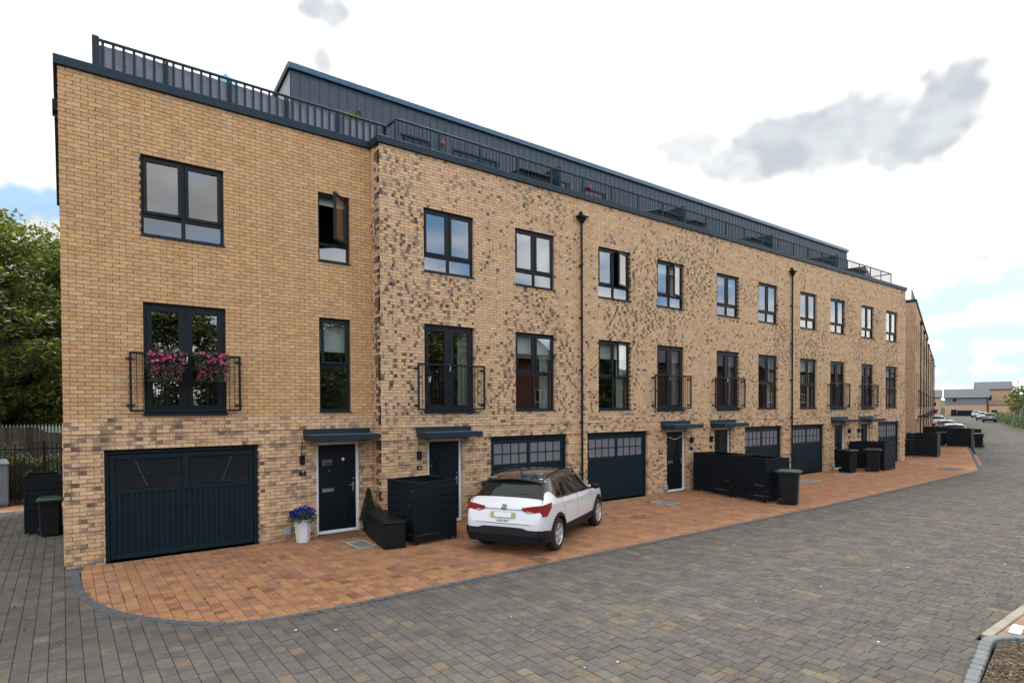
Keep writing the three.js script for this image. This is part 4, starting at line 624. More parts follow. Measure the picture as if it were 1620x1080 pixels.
// storage box by door 82
{
  const t = thing('storage_box', 'low charcoal plastic storage box in front of the door 84', 'storage box', [5.60, 0, 1.5], -0.19), b = new MB();
  b.cbox(-0.235, 0.235, 0.01, 0.52, -0.8, 0.8, 0.012); b.build('body', M.plasticBlack, t);
  const p = new MB(); p.cbox(-0.19, 0.19, 0.05, 0.47, 0.8, 0.808, 0.006); p.build('front_panel', M.plasticBlack, t); for (const z of [-0.4, 0.4]) { const q = new MB(); q.cbox(-0.243, -0.235, 0.05, 0.47, z - 0.36, z + 0.36, 0.004); q.build('side_panel', M.plasticBlack, t); }
  const l = new MB(); l.cbox(-0.25, 0.25, 0.522, 0.56, -0.82, 0.82, 0.014); l.cbox(-0.22, 0.22, 0.555, 0.575, -0.78, 0.78, 0.012); l.build('lid', matte([0.008, 0.0085, 0.010], 0.5), t);
}
// covers set in the paving
COVERS.forEach(([a, b, c, d], k) => {
  const names = ['by the storage box', 'in front of the garland door', 'ahead of the white car', 'left of the second downpipe garage', 'under the pair of bins', 'beside the last garage', 'large and dark, near the drive corner'];
  const t = thing('drain_cover', (k === 6 ? 'iron' : 'galvanised') + ' drain cover set in the drive, ' + names[k], 'drain cover', [(a + b) / 2, 0, (c + d) / 2], 0, 'covers set in the drive'), w = b - a, l = d - c, f = new MB();
  const e = 0.05; f.cbox(-w / 2, w / 2, -0.03, 0.006, l / 2 - e, l / 2, 0.004); f.cbox(-w / 2, w / 2, -0.03, 0.006, -l / 2, -l / 2 + e, 0.004); f.cbox(-w / 2, -w / 2 + e, -0.03, 0.006, -l / 2 + e, l / 2 - e, 0.004); f.cbox(w / 2 - e, w / 2, -0.03, 0.006, -l / 2 + e, l / 2 - e, 0.004); f.build('frame', k === 6 ? M.ironC ??= std([0.05, 0.048, 0.046], 0.7) : M.frameC ??= std([0.46, 0.44, 0.40], 0.7, { map: dirtT }), t);
  const p = new MB(); p.box(-w / 2 + e, w / 2 - e, -0.03, -0.002, -l / 2 + e, l / 2 - e); const n = 7; for (let i = 0; i < n; i++) for (let j = 0; j < n; j++) { const x = lerp(-w / 2 + e + 0.03, w / 2 - e - 0.03, i / (n - 1)), z = lerp(-l / 2 + e + 0.03, l / 2 - e - 0.03, j / (n - 1)), o = (i + j) % 2; p.box(x - (o ? 0.018 : 0.005), x + (o ? 0.018 : 0.005), -0.003, 0.002, z - (o ? 0.005 : 0.018), z + (o ? 0.005 : 0.018)); } p.build('plate', k === 6 ? M.ironC : M.plateC ??= std([0.25, 0.28, 0.275], 0.7, { map: dirtT }), t);
});
// doormat
{
  const t = thing('doormat', 'brown coir doormat with black pattern at door 84', 'doormat', [5.06, 0, 0.43], 0.0), m = new MB(); m.cbox(-0.48, 0.48, 0.0, 0.018, -0.29, 0.29, 0.005); m.build('mat', std([0.26, 0.14, 0.055], 1, { map: tex(256, (u, v) => 0.45 + 0.55 * hash(Math.floor(u * 256), Math.floor(v * 256), 7), false, 3) }), t);
  const p = new MB(); for (let r = 0; r < 3; r++) { let x = -0.40; const z = -0.16 + r * 0.16; while (x < 0.36) { const w = R(0.02, 0.06); p.box(x, x + w, 0.0185, 0.020, z - R(0.02, 0.05), z + R(0.02, 0.05)); x += w + R(0.015, 0.035); } } p.build('printed_pattern', std([0.02, 0.014, 0.01], 1), t);
}
// ---------------------------------------------------------------- foliage
const leafMat = (rough = 0.75, tr = 0.35) => new THREE.MeshPhysicalMaterial({ color: lin(1, 1, 1), vertexColors: true, roughness: 0.9, transmission: tr, thickness: 0, ior: 1.3 });
M.leaf = leafMat(0.75, 0.45); M.petal = std([1, 1, 1], 0.7, { vertexColors: true }); M.bark = std([0.09, 0.072, 0.055], 0.95, { map: woodT, bumpMap: grainB, bumpScale: 0.02 });
function leaf(mb, p, dir, up, l, w, col) { const s = dir.clone().cross(up).normalize().multiplyScalar(w), n = up.clone().multiplyScalar(w * 0.35); const a = p, b = p.clone().addScaledVector(dir, l * 0.5).add(s).add(n), c = p.clone().addScaledVector(dir, l), d = p.clone().addScaledVector(dir, l * 0.5).sub(s).add(n); mb.quad(a, b, c, d, col); }
const rdir = () => { const z = R(-1, 1), a = R(0, 2 * Math.PI), r = Math.sqrt(1 - z * z); return V(r * Math.cos(a), z, r * Math.sin(a)); };
function clumpLeaves(mb, c, r, n, size, cols, flat = 0.6) { for (let i = 0; i < n; i++) { const o = rdir().multiplyScalar(r * Math.cbrt(R(0.15, 1))); o.y *= flat; const p = c.clone().add(o), d = rdir(); d.y = d.y * 0.5 - 0.15; d.normalize(); const u = rdir(); u.y = Math.abs(u.y) + 0.7; u.normalize(); const q = R(0.75, 1.25), k = pick(cols); leaf(mb, p, d, u, size * R(0.7, 1.3), size * 0.2, [k[0] * q, k[1] * q, k[2] * q]); } }
function tree(name, label, [x, y, z], { h = 10, r = 3.5, base = 2.2, clumps = 150, per = 110, size = 0.2, cols, trunkR = 0.2, group, lopsided = 1 }) {
  const t = thing(name, label, 'tree', [x, y, z], 0, group), tk = new MB(), top = h * 0.8, bend = i => V(0.12 * Math.sin(i * 1.7), 0, 0.12 * Math.cos(i * 2.3));
  const pts = [], rs = []; for (let i = 0; i <= 6; i++) { pts.push(V(0, top * i / 6 - (i ? 0 : 0.15), 0).add(bend(i).multiplyScalar(i / 3))); rs.push(trunkR * lerp(1.25, 0.2, i / 6)); } tk.tube(pts, rs, 9);
  const cr = new MB(), cy = (h + base) / 2, hy = (h - base) / 2, ends = [];
  for (let i = 0; i < clumps; i++) { const d = rdir(), k = Math.cbrt(R(0.25, 1)); const lump = 0.78 + 0.42 * fbm(d.x * 1.6 + x, d.y * 1.6 + z, d.z * 1.6, 3); const p = V(d.x * r * k * lump, cy + d.y * hy * k * Math.min(1, lump * 1.02), d.z * r * k * lump); ends.push(p); clumpLeaves(cr, p, r * R(0.13, 0.25), per, size, cols); }
  for (let i = 0; i < 16; i++) { const e = ends[Math.floor(i * ends.length / 16)], s = clamp((e.y - 0.22 * Math.hypot(e.x, e.z)) / top * 0.75, 0.2, 0.92), st = V(0, top * s, 0).add(bend(s * 6).multiplyScalar(s * 2)), m = st.clone().lerp(e, 0.5).add(V(R(-0.2, 0.2), R(0, 0.35), R(-0.2, 0.2))); tk.tube([st, m, e], [trunkR * lerp(0.5, 0.22, s), trunkR * 0.2, trunkR * 0.06], 6, null, false); }
  tk.build('trunk', M.bark, t); cr.build('crown', M.leaf, t); return t;
}
const GREEN = [[0.18, 0.23, 0.015], [0.12, 0.17, 0.015], [0.235, 0.27, 0.02], [0.085, 0.125, 0.015]], DARKG = [[0.03, 0.058, 0.016], [0.04, 0.07, 0.018], [0.05, 0.082, 0.02]];
tree('tree', 'tall bright green tree behind the iron railings at the left edge', [-1.9, 0, -17.2], { h: 10.6, r: 3.8, base: 1.6, clumps: 380, per: 170, size: 0.23, cols: GREEN, trunkR: 0.2 });
tree('tree', 'dark green tree behind the end house, right of the bright tree', [1.6, 0, -20.5], { h: 10.2, r: 3.6, base: 1.2, clumps: 260, per: 130, size: 0.25, cols: [...GREEN, ...DARKG], trunkR: 0.18 });
tree('tree', 'dark spreading tree deep behind the wooden fence at left', [-4.2, 0, -22.5], { h: 9, r: 4.8, base: 0.4, clumps: 340, per: 130, size: 0.3, cols: DARKG, trunkR: 0.25 });
// shrubs before the wooden fence
[[-1.95, -11.0, 'pale green shrub behind the iron railings beside the grey cabinet', 1.35], [-1.25, -11.0, 'tallest yellow flowered shrub behind the iron railings', 1.9], [-0.55, -10.95, 'yellow flowered shrub behind the railings nearest the end house', 1.45], [0.4, -11.0, 'leafy shrub behind the railings hidden by the end house', 1.3]].forEach(([x, z, label, h], i) => {
  const t = thing('shrub', label, 'shrub', [x, 0, z], 0, 'shrubs behind the railings'), f = new MB(), s = new MB(), fl = new MB();
  for (let k = 0; k < 34; k++) { const p = V(R(-0.4, 0.4), R(0.25, h), R(-0.18, 0.2)); clumpLeaves(f, p, 0.17, 42, 0.085, [[0.07, 0.12, 0.02], [0.10, 0.15, 0.025], [0.05, 0.085, 0.018]], 0.9); if (k % 3 === 0) s.tube([[p.x * 0.3, 0, p.z * 0.3], [p.x * 0.7, p.y * 0.5, p.z * 0.7], [p.x, p.y, p.z]], [0.012, 0.008, 0.004], 5); if (i && i < 3 && k % 2 === 0) for (let q = 0; q < 4; q++) { const c = p.clone().add(V(R(-0.12, 0.12), R(0, 0.12), R(0.05, 0.2))); for (let e = 0; e < 5; e++) { const a = e * 1.257; leaf(fl, c, V(Math.cos(a), Math.sin(a), 0.3).normalize(), V(0, 0.2, 1), 0.022, 0.008, [0.5, 0.36, 0.02]); } } }
  f.build('foliage', M.leaf, t); s.build('stem', M.bark, t); if (!fl.empty) fl.build('blossom', M.petal, t);
});
// iron railings, wooden fence, pale palisade, cabinet and post
{
  const t = thing('iron_railing', 'black vertical bar iron railings across the side lane end', 'railing', [0, 0, -10.5]), r = new MB(); r.cbox(-7, 6, 1.68, 1.72, -0.02, 0.02, 0.004); r.cbox(-7, 6, 0.14, 0.18, -0.02, 0.02, 0.004); r.build('rail', M.black, t);
  const g = new MB().box(-0.009, 0.009, 0.03, 1.87, -0.009, 0.009).geometry(); for (let x = -6.95; x < 1; x += 0.115) { const m = mesh('bar', g, M.black, t); m.position.x = x; } const pg = new MB().cbox(-0.035, 0.035, -0.05, 1.95, -0.035, 0.035, 0.005).geometry(); for (const x of [-6, -3.3, -0.48, 2.2]) { const m = mesh('post', pg, M.black, t); m.position.x = x; }
  const w = thing('wooden_fence', 'weathered brown close board wooden fence behind the shrubs', 'fence', [0, 0, -11.6]), wm = [std([0.085, 0.062, 0.045], 0.95, { map: woodT }), std([0.065, 0.047, 0.036], 0.95, { map: woodT }), std([0.10, 0.078, 0.058], 0.95, { map: woodT })];
  for (let x = -7; x < 3; x += 0.125) { const b = new MB(), hh = 2.38 - 0.05 * Math.max(0, x + 1.2) - 0.18 * clamp((x + 0.75) * 3, 0, 0.9) + R(-0.012, 0.012); b.at(new THREE.Matrix4().makeTranslation(x, 0, R(-0.006, 0.006))); b.cbox(0, 0.119, 0.05, hh, -0.012, 0.012, 0.004); b.build('board', wm[Math.floor(rnd() * 3)], w); } const wr = new MB(); wr.box(-7, 3, 0.5, 0.58, -0.06, -0.013); wr.box(-7, 3, 1.8, 1.88, -0.06, -0.013); wr.build('rail', wm[1], w);
  const p = thing('palisade_fence', 'pale green pointed steel palisade fence above the wooden fence', 'fence', [0, 0, -14]), pm = std([0.30, 0.40, 0.38], 0.5, { metalness: 0.2 }); const pl = new MB(); pl.box(-0.033, 0.033, 0.05, 2.28, -0.01, 0.01); pl.quad(V(-0.033, 2.28, 0.01), V(0.033, 2.28, 0.01), V(0.0, 2.42, 0.0), V(0.0, 2.42, 0.0)); pl.quad(V(0.033, 2.28, -0.01), V(-0.033, 2.28, -0.01), V(0, 2.42, 0), V(0, 2.42, 0)); const plg = pl.geometry(); for (let x = -4; x < 3; x += 0.1) { const m = mesh('pale', plg, pm, p); m.position.x = x; } const pr = new MB(); pr.cbox(-4, 3, 2.05, 2.11, 0.011, 0.05, 0.004); pr.cbox(-4, 3, 0.4, 0.46, 0.011, 0.05, 0.004); pr.build('rail', pm, p);
  const c = thing('utility_cabinet', 'blue grey street cabinet at the left edge before the railings', 'cabinet', [-1.68, 0, -10.15]), cm = std([0.17, 0.20, 0.24], 0.5, { map: dirtT }); const b = new MB(); b.cbox(-0.33, 0.33, 0.06, 1.3, -0.16, 0.16, 0.012); b.build('body', cm, c); const l = new MB(); l.quad(V(-0.36, 1.3, 0.19), V(0.36, 1.3, 0.19), V(0.3, 1.44, 0.0), V(-0.3, 1.44, 0.0)); l.quad(V(0.36, 1.3, -0.19), V(-0.36, 1.3, -0.19), V(-0.3, 1.44, 0), V(0.3, 1.44, 0)); l.quad(V(0.36, 1.3, 0.19), V(0.36, 1.3, -0.19), V(0.3, 1.44, 0), V(0.3, 1.44, 0)); l.quad(V(-0.36, 1.3, -0.19), V(-0.36, 1.3, 0.19), V(-0.3, 1.44, 0), V(-0.3, 1.44, 0)); l.box(-0.36, 0.36, 1.285, 1.3, -0.19, 0.19); l.build('cap', cm, c); for (const s of [-1, 1]) { const d = new MB(); d.cbox(s * 0.165 - 0.155, s * 0.165 + 0.155, 0.1, 1.26, 0.161, 0.172, 0.004); d.build('door', cm, c); } const pln = new MB(); pln.box(-0.31, 0.31, -0.02, 0.06, -0.14, 0.14); pln.build('plinth', M.kerb, c);
  const s = thing('sign_post', 'slim blue post at the left picture edge', 'post', [-1.58, 0, -10.35]), sp = new MB(); sp.tube([[0, 0, 0], [0, 3.6, 0]], 0.038, 10); sp.build('pole', std([0.03, 0.14, 0.26], 0.5), s); const sc = new MB(); sc.geo(new THREE.SphereGeometry(0.042, 10, 6).translate(0, 3.6, 0)); sc.build('cap', M.black, s);
  const lit = new MB(); for (let i = 0; i < 2600; i++) { const x = R(-4, 1), z = R(-11.5, -10.2), pp = V(x, 0.006 + R(0, 0.03), z), d = rdir(); d.y *= 0.3; d.normalize(); leaf(lit, pp, d, V(R(-0.5, 0.5), 1, R(-0.5, 0.5)).normalize(), R(0.02, 0.06), R(0.008, 0.02), pick([[0.13, 0.085, 0.055], [0.18, 0.13, 0.09], [0.07, 0.05, 0.035]])); } const lm = stuff(lit.build('leaf_litter', M.petal)); lm.userData.label = 'brown dead leaves lying along the foot of the railings'; lm.userData.category = 'leaf litter';
}
// ---------------------------------------------------------------- pots and baskets
{
  const t = thing('planter', 'white tapered planter of blue flowers between garage and door 84', 'planter', [4.17, 0, 0.4], 0.25), pot = new MB();
  const ring = (r, y) => [...Array(6)].map((_, k) => V(Math.cos(k * Math.PI / 3 + 0.52) * r, y, Math.sin(k * Math.PI / 3 + 0.52) * r)); const A = ring(0.135, 0.0), B = ring(0.185, 0.5), C = ring(0.165, 0.5), D = ring(0.155, 0.42);
  for (let k = 0; k < 6; k++) { const j = (k + 1) % 6; pot.quad(A[j], A[k], B[k], B[j]); pot.quad(B[j], B[k], C[k], C[j]); pot.quad(C[j], C[k], D[k], D[j]); } pot.build('pot', std([0.66, 0.66, 0.68], 0.4), t); const so = new MB(); for (let k = 0; k < 6; k++) so.quad(V(0, 0.43, 0), D[(k + 1) % 6], D[k], D[k]); so.build('soil', std([0.03, 0.022, 0.016], 1), t);
  const lf = new MB(), fl = new MB(), st = new MB(); for (let k = 0; k < 90; k++) { const a = R(0, 6.3), r = 0.27 * Math.sqrt(rnd()), c = V(Math.cos(a) * r, 0.66 + 0.09 * (1 - r / 0.27) + R(-0.05, 0.05) - (r > 0.2 ? 0.07 : 0), Math.sin(a) * r); st.tube([[c.x * 0.3, 0.43, c.z * 0.3], [c.x, c.y, c.z]], 0.003, 4, [0.05, 0.09, 0.02], false); const b = R(0.6, 1.4), blue = [0.012 * b, 0.028 * b, 0.26 * b]; for (let e = 0; e < 14; e++) { const d = rdir(); d.y = Math.abs(d.y) * 0.8 + 0.1; d.normalize(); leaf(fl, c, d, rdir(), R(0.034, 0.055), 0.018, blue.map(v => v * R(0.7, 1.3))); } clumpLeaves(lf, V(c.x * 1.05, c.y - 0.09, c.z * 1.05), 0.06, 12, 0.06, [[0.05, 0.10, 0.02], [0.07, 0.13, 0.03]]); }
  fl.build('blossom', M.petal, t); lf.build('foliage', M.leaf, t); st.build('stem', M.petal, t);
  const c = thing('topiary', 'dark clipped cone topiary in the corner right of door 84', 'plant', [5.74, 0, 0.3]), cf = new MB(), cs = new MB(); for (let k = 0; k < 5200; k++) { const y = Math.pow(rnd(), 1.5), r = 0.19 * (1 - y) + 0.02, a = R(0, 6.3), q = r * Math.sqrt(R(0.55, 1)); const p = V(Math.cos(a) * q, 0.3 + y * 0.72, Math.sin(a) * q), d = V(-Math.sin(a) * R(-1, 1) + Math.cos(a) * 0.25, R(-0.6, 1), Math.cos(a) * R(-1, 1) + Math.sin(a) * 0.25).normalize(), b = R(0.6, 1.4); leaf(cf, p, d, V(Math.cos(a), 0.3, Math.sin(a)).normalize(), 0.034, 0.011, [0.022 * b, 0.04 * b, 0.014 * b]); } cs.geo(new THREE.CylinderGeometry(0.14, 0.11, 0.28, 18).translate(0, 0.14, 0)); cf.build('foliage', M.leaf, c); cs.build('pot', M.plasticBlack, c);
  [[1.60, 'left hanging basket of pink petunias on the balcony of house 84'], [2.40, 'right hanging basket of pink petunias on the balcony of house 84']].forEach(([x, label]) => {
    const b = thing('flower_basket', label, 'flower basket', [x, 3.78, 0.2], 0, 'pink flower baskets'), tr = new MB(); tr.cbox(-0.27, 0.27, -0.02, 0.14, -0.05, 0.12, 0.012); tr.build('trough', M.plasticBlack, b); const hk = new MB(); for (const s of [-0.18, 0.18]) hk.tube([[s, 0.1, -0.05], [s, 0.24, -0.06], [s, 0.24, -0.12], [s, 0.16, -0.12]], 0.005, 5); hk.build('hook', M.black, b);
    const lf = new MB(), fl = new MB(), tails = [[-0.22, 0.3], [-0.02, 0.33], [0.22, 0.34], [0.1, 0.24], [-0.13, 0.22]];
    for (let k = 0; k < 190; k++) { const px = R(-0.3, 0.3), py = R(-0.34, 0.24), pz = 0.1 + R(0, 0.12) - 0.06 * Math.abs(py); if (py < -0.1 && Math.abs(px) > 0.25) continue; clumpLeaves(lf, V(px, py, pz), 0.06, 18, 0.05, [[0.035, 0.075, 0.022], [0.05, 0.10, 0.03], [0.06, 0.11, 0.05]]); }
    for (const [tx, tl] of tails) for (let q = 0; q < 9; q++) clumpLeaves(lf, V(tx + R(-0.02, 0.02), -q / 9 * tl, 0.16), 0.045, 14, 0.04, [[0.04, 0.08, 0.025], [0.055, 0.10, 0.035]]);
    const flower = (p, s) => { const n = V(R(-0.4, 0.4), R(0, 0.7), 1).normalize(), u = V(0, 1, 0).cross(n).normalize(), v = n.clone().cross(u), g = R(0.8, 1.2), col = pick([[0.44, 0.018, 0.15], [0.36, 0.012, 0.09], [0.50, 0.05, 0.22]]).map(c => c * g); for (let e = 0; e < 6; e++) { const a = e * 1.047, d = u.clone().multiplyScalar(Math.cos(a)).addScaledVector(v, Math.sin(a)).addScaledVector(n, 0.3).normalize(); leaf(fl, p, d, n, s, s * 0.42, col); } };
    for (let k = 0; k < 34; k++) { const px = R(-0.3, 0.3); flower(V(px, 0.1 + R(-0.06, 0.17) - Math.abs(px) * 0.1, R(0.14, 0.26)), R(0.027, 0.04)); } for (const [tx, tl] of tails) for (let q = 1; q < 8; q++) flower(V(tx + R(-0.03, 0.03), -q / 8 * tl, R(0.18, 0.22)), R(0.019, 0.028));
    lf.build('foliage', M.leaf, b); fl.build('blossom', M.petal, b);
  });
  // small things on the terrace railing and the doors
  const rp = thing('rail_planter', 'small pot of flowers on the roof railing near the roof step', 'planter', [5.75, 9.42, -0.45]), q1 = new MB(), q2 = new MB(); q1.geo(new THREE.CylinderGeometry(0.13, 0.1, 0.3, 14).translate(0, 0.2, 0)); q1.build('pot', M.plasticBlack, rp); for (let k = 0; k < 14; k++) clumpLeaves(q2, V(R(-0.2, 0.2), R(0.42, 0.62), R(-0.1, 0.1)), 0.08, 26, 0.07, [[0.16, 0.22, 0.03], [0.10, 0.16, 0.03], [0.4, 0.2, 0.03]]); q2.build('foliage', M.leaf, rp);
  const gb = thing('door_garland', 'pale bead garland hung across the third front door', 'garland', [16.9, 1.9, FRONT - 0.062]), gm = new MB(); for (let k = 0; k <= 18; k++) { const s = k / 18 * 2 - 1; gm.geo(new THREE.SphereGeometry(0.02, 8, 6).translate(s * 0.32, 0.09 * s * s - 0.09, 0.012)); } gm.build('bead_string', std([0.5, 0.48, 0.38], 0.5), gb);
  const sg = thing('parasol', 'turquoise folded parasol top showing above the roof railing', 'parasol', [3.0, DECK + 0.1, -0.9]), sm = new MB(), so2 = new MB(); sm.geo(new THREE.ConeGeometry(0.34, 0.36, 8).translate(0, 1.52, 0)); sm.build('canopy', std([0.03, 0.28, 0.34], 0.8), sg); so2.tube([[0, 0, 0], [0, 1.6, 0]], 0.02, 8); so2.build('pole', M.steel, sg);
  const pa = thing('paper_sheet', 'white paper sheet lying on the buff footway at the right', 'paper', [9.75, 0.026, 11.37], 0.1), pm = new MB(); const N = 6; for (let i = 0; i < N; i++) { const a = lerp(-0.2, 0.2, i / N), b = lerp(-0.2, 0.2, (i + 1) / N), yy = x => 0.004 + 0.006 * Math.sin(x * 14); pm.quad(V(a, yy(a), 0.06), V(b, yy(b), 0.06), V(b, yy(b), -0.06), V(a, yy(a), -0.06)); pm.quad(V(b, yy(b) - 0.001, 0.06), V(a, yy(a) - 0.001, 0.06), V(a, yy(a) - 0.001, -0.06), V(b, yy(b) - 0.001, -0.06)); } pm.build('sheet', M.white, pa);
  const ca = thing('crushed_can', 'crushed blue drinks can lying in the mulch bed', 'can', [8.9, 0.06, 11.9], 0.7), cm = new MB(); cm.geo(new THREE.CylinderGeometry(0.032, 0.03, 0.1, 14).rotateZ(1.45).scale(1, 0.75, 1)); cm.build('body', std([0.05, 0.25, 0.32], 0.35, { metalness: 0.5 }), ca); const ce = new MB(); ce.geo(new THREE.CylinderGeometry(0.027, 0.03, 0.006, 14).rotateZ(1.45).translate(0.052, 0.006, 0)); ce.build('rim', M.steel, ca);
}
// pale droppings and chips of litter scattered over the paving, moss in the joints
{
  const s = new MB(); for (let i = 0; i < 34; i++) { const x = R(-2.5, 16), z = R(2, 11), r = R(0.008, 0.024), k = 6, c = V(x, 0.0075, z); for (let a = 0; a < k; a++) { const P = q => V(x + Math.cos(q / k * 6.283) * r * (0.7 + 0.5 * hash(q % k, i, 1)), 0.0075, z + Math.sin(q / k * 6.283) * r * (0.7 + 0.5 * hash(q % k, i, 2))); s.quad(c, P(a + 1), P(a), P(a)); } }
  const m = stuff(s.build('pale_specks', std([0.55, 0.55, 0.52], 0.9))); m.userData.label = 'small white specks of litter scattered over the paving'; m.userData.category = 'litter';
  const g = new MB(); for (let i = 0; i < 46; i++) { const x = 0.22 + 0.164 * Math.floor(R(-14, 20)) - 0.003, z = pick([R(0.1, 4.5), R(1, 4)]), n = Math.floor(R(6, 22)); if (x > 0.3 && z > edgeZ(x) - 0.2) continue; for (let q = 0; q < n; q++) { const p = V(x + R(-0.012, 0.012), 0.001, z + R(-0.06, 0.06)), d = rdir(); d.y = Math.abs(d.y) + 0.6; d.normalize(); leaf(g, p, d, rdir(), R(0.01, 0.035), 0.004, pick([[0.05, 0.075, 0.02], [0.07, 0.08, 0.03], [0.04, 0.05, 0.02]])); } }
  const w = stuff(g.build('weeds', M.petal)); w.userData.label = 'little green weeds growing in the paving joints'; w.userData.category = 'weeds';
}

// ---------------------------------------------------------------- cars
const CAR = { L: 4.5, wb: 2.82, ro: 0.84, r: 0.335,
  x: [0, 0.05, 0.13, 0.26, 0.48, 0.72, 1.0, 1.6, 2.2, 2.72, 3.05, 3.38, 3.75, 4.1, 4.38, 4.5],
  top: [0.66, 0.84, 0.98, 1.09, 1.31, 1.485, 1.53, 1.55, 1.53, 1.44, 1.27, 1.09, 1.02, 0.93, 0.76, 0.58],
  w: [0.72, 0.80, 0.845, 0.87, 0.885, 0.89, 0.89, 0.89, 0.89, 0.89, 0.885, 0.88, 0.865, 0.82, 0.70, 0.58],
  belt: [0.64, 0.81, 0.95, 1.035, 1.06, 1.05, 1.035, 1.01, 0.995, 0.985, 0.98, 0.985, 0.95, 0.88, 0.73, 0.56],
  wr: [0.62, 0.70, 0.74, 0.745, 0.67, 0.635, 0.625, 0.62, 0.61, 0.605, 0.63, 0.70, 0.68, 0.63, 0.55, 0.46],
  yb: [0.36, 0.31, 0.28, 0.25, 0.23, 0.22, 0.22, 0.22, 0.22, 0.22, 0.22, 0.22, 0.23, 0.25, 0.28, 0.32] };
function cspline(xs, ys, x) { let k = 0; while (k < xs.length - 2 && x > xs[k + 1]) k++; const h = xs[k + 1] - xs[k], t = clamp((x - xs[k]) / h), m = i => { if (i <= 0 || i >= xs.length - 1) return i <= 0 ? (ys[1] - ys[0]) / (xs[1] - xs[0]) : (ys[i] - ys[i - 1]) / (xs[i] - xs[i - 1]); const a = (ys[i] - ys[i - 1]) / (xs[i] - xs[i - 1]), b = (ys[i + 1] - ys[i]) / (xs[i + 1] - xs[i]); return a * b <= 0 ? 0 : 2 * a * b / (a + b); }; const a = m(k) * h, b = m(k + 1) * h, t2 = t * t, t3 = t2 * t; return (2 * t3 - 3 * t2 + 1) * ys[k] + (t3 - 2 * t2 + t) * a + (-2 * t3 + 3 * t2) * ys[k + 1] + (t3 - t2) * b; }
function carKeys(x) { const c = n => cspline(CAR.x, CAR[n], x), top = c('top'), w = c('w'), belt = Math.min(c('belt'), top - 0.015), wr = c('wr'), yb = c('yb'), H = belt - yb, g = Math.max(0.001, top - belt);
  return [[0, yb], [w * 0.8, yb], [w * 0.955, yb + H * 0.10], [w * 0.99, yb + H * 0.34], [w, yb + H * 0.62], [w * 0.985, yb + H * 0.88], [w * 0.945, belt], [wr + 0.02, top - Math.min(0.085, g * 0.5)], [wr * 0.87, top - Math.min(0.028, g * 0.22)], [wr * 0.5, top - Math.min(0.005, g * 0.05)], [0, top]]; }
function carPoint(x, t, side = 1, off = 0) { const K = carKeys(x), n = K.length - 1, f = tt => { const k = Math.min(n - 1, Math.floor(tt)), u = tt - k, P = i => i < 0 ? [-K[1][0], K[1][1]] : i > n ? [-K[n - 1][0], K[n - 1][1]] : K[i], cr = j => { const a = P(k - 1)[j], b = P(k)[j], c = P(k + 1)[j], d = P(k + 2)[j]; const s = 0.35; const m1 = s * (c - a), m2 = s * (d - b); return (2 * u ** 3 - 3 * u * u + 1) * b + (u ** 3 - 2 * u * u + u) * m1 + (-2 * u ** 3 + 3 * u * u) * c + (u ** 3 - u * u) * m2; }; return [cr(0), cr(1)]; };
  const [z, y] = f(clamp(t, 0, n)), p = V(x, y, z * side); if (!off) return p; const e = 0.01, a = carPoint(Math.min(CAR.L, x + e), t, side), b = carPoint(Math.max(0, x - e), t, side), c = carPoint(x, Math.min(n, t + 0.03), side), d = carPoint(x, Math.max(0, t - 0.03), side), nn = c.sub(d).cross(a.sub(b)).normalize(); if (nn.dot(V(0, y - 0.75, z * side)) < 0) nn.negate(); return p.addScaledVector(nn, off); }
function carPatch(mb, xa, xb, ta, tb, off, side, nx = 10, nt = 6) {   // xa, xb functions of 0..1 across t
  const fa = typeof xa === 'function' ? xa : () => xa, fb = typeof xb === 'function' ? xb : () => xb;
  const P = (i, j) => { const s = j / nt; return carPoint(lerp(fa(s), fb(s), i / nx), lerp(ta, tb, s), side, off); };
  const grid = []; for (let i = 0; i <= nx; i++) { grid[i] = []; for (let j = 0; j <= nt; j++) grid[i][j] = P(i, j); }
  const N = (i, j) => { const a = grid[Math.min(nx, i + 1)][j].clone().sub(grid[Math.max(0, i - 1)][j]), b = grid[i][Math.min(nt, j + 1)].clone().sub(grid[i][Math.max(0, j - 1)]); const n = a.cross(b).normalize(); if (n.dot(V(0, grid[i][j].y - 0.75, grid[i][j].z)) < 0) n.negate(); return n; };
  const s0 = mb.p.length / 3; for (let i = 0; i <= nx; i++) for (let j = 0; j <= nt; j++) mb.vert(grid[i][j], N(i, j), null, [i / nx, j / nt]);
  for (let i = 0; i < nx; i++) for (let j = 0; j < nt; j++) { const a = s0 + i * (nt + 1) + j, b = a + nt + 1; side > 0 ? mb.i.push(a, b, b + 1, a, b + 1, a + 1) : mb.i.push(a, b + 1, b, a, a + 1, b + 1); }
}
const carMat = { paint: new THREE.MeshPhysicalMaterial({ color: lin(0.68, 0.68, 0.69), roughness: 0.35, clearcoat: 1, clearcoatRoughness: 0.05 }), roof: new THREE.MeshPhysicalMaterial({ color: lin(0.010, 0.011, 0.013), roughness: 0.25, clearcoat: 1, clearcoatRoughness: 0.04, metalness: 0.2 }),
  glass: std([0.008, 0.011, 0.011], 0.04, {}), trim: matte([0.0085, 0.0095, 0.0135], 0.6), lamp: new THREE.MeshPhysicalMaterial({ color: lin(0.26, 0.008, 0.014), roughness: 0.15, clearcoat: 1 }), clear: std([0.5, 0.42, 0.42], 0.15), alloy: std([0.55, 0.55, 0.56], 0.3, { metalness: 0.4 }), dark: std([0.006, 0.006, 0.007], 0.9) };
carMat.glassP = new THREE.MeshPhysicalMaterial({ color: lin(0.008, 0.012, 0.011), roughness: 0.02, ior: 1.5 }); carMat.glass = carMat.glassP;
let carBodyGeo = null;
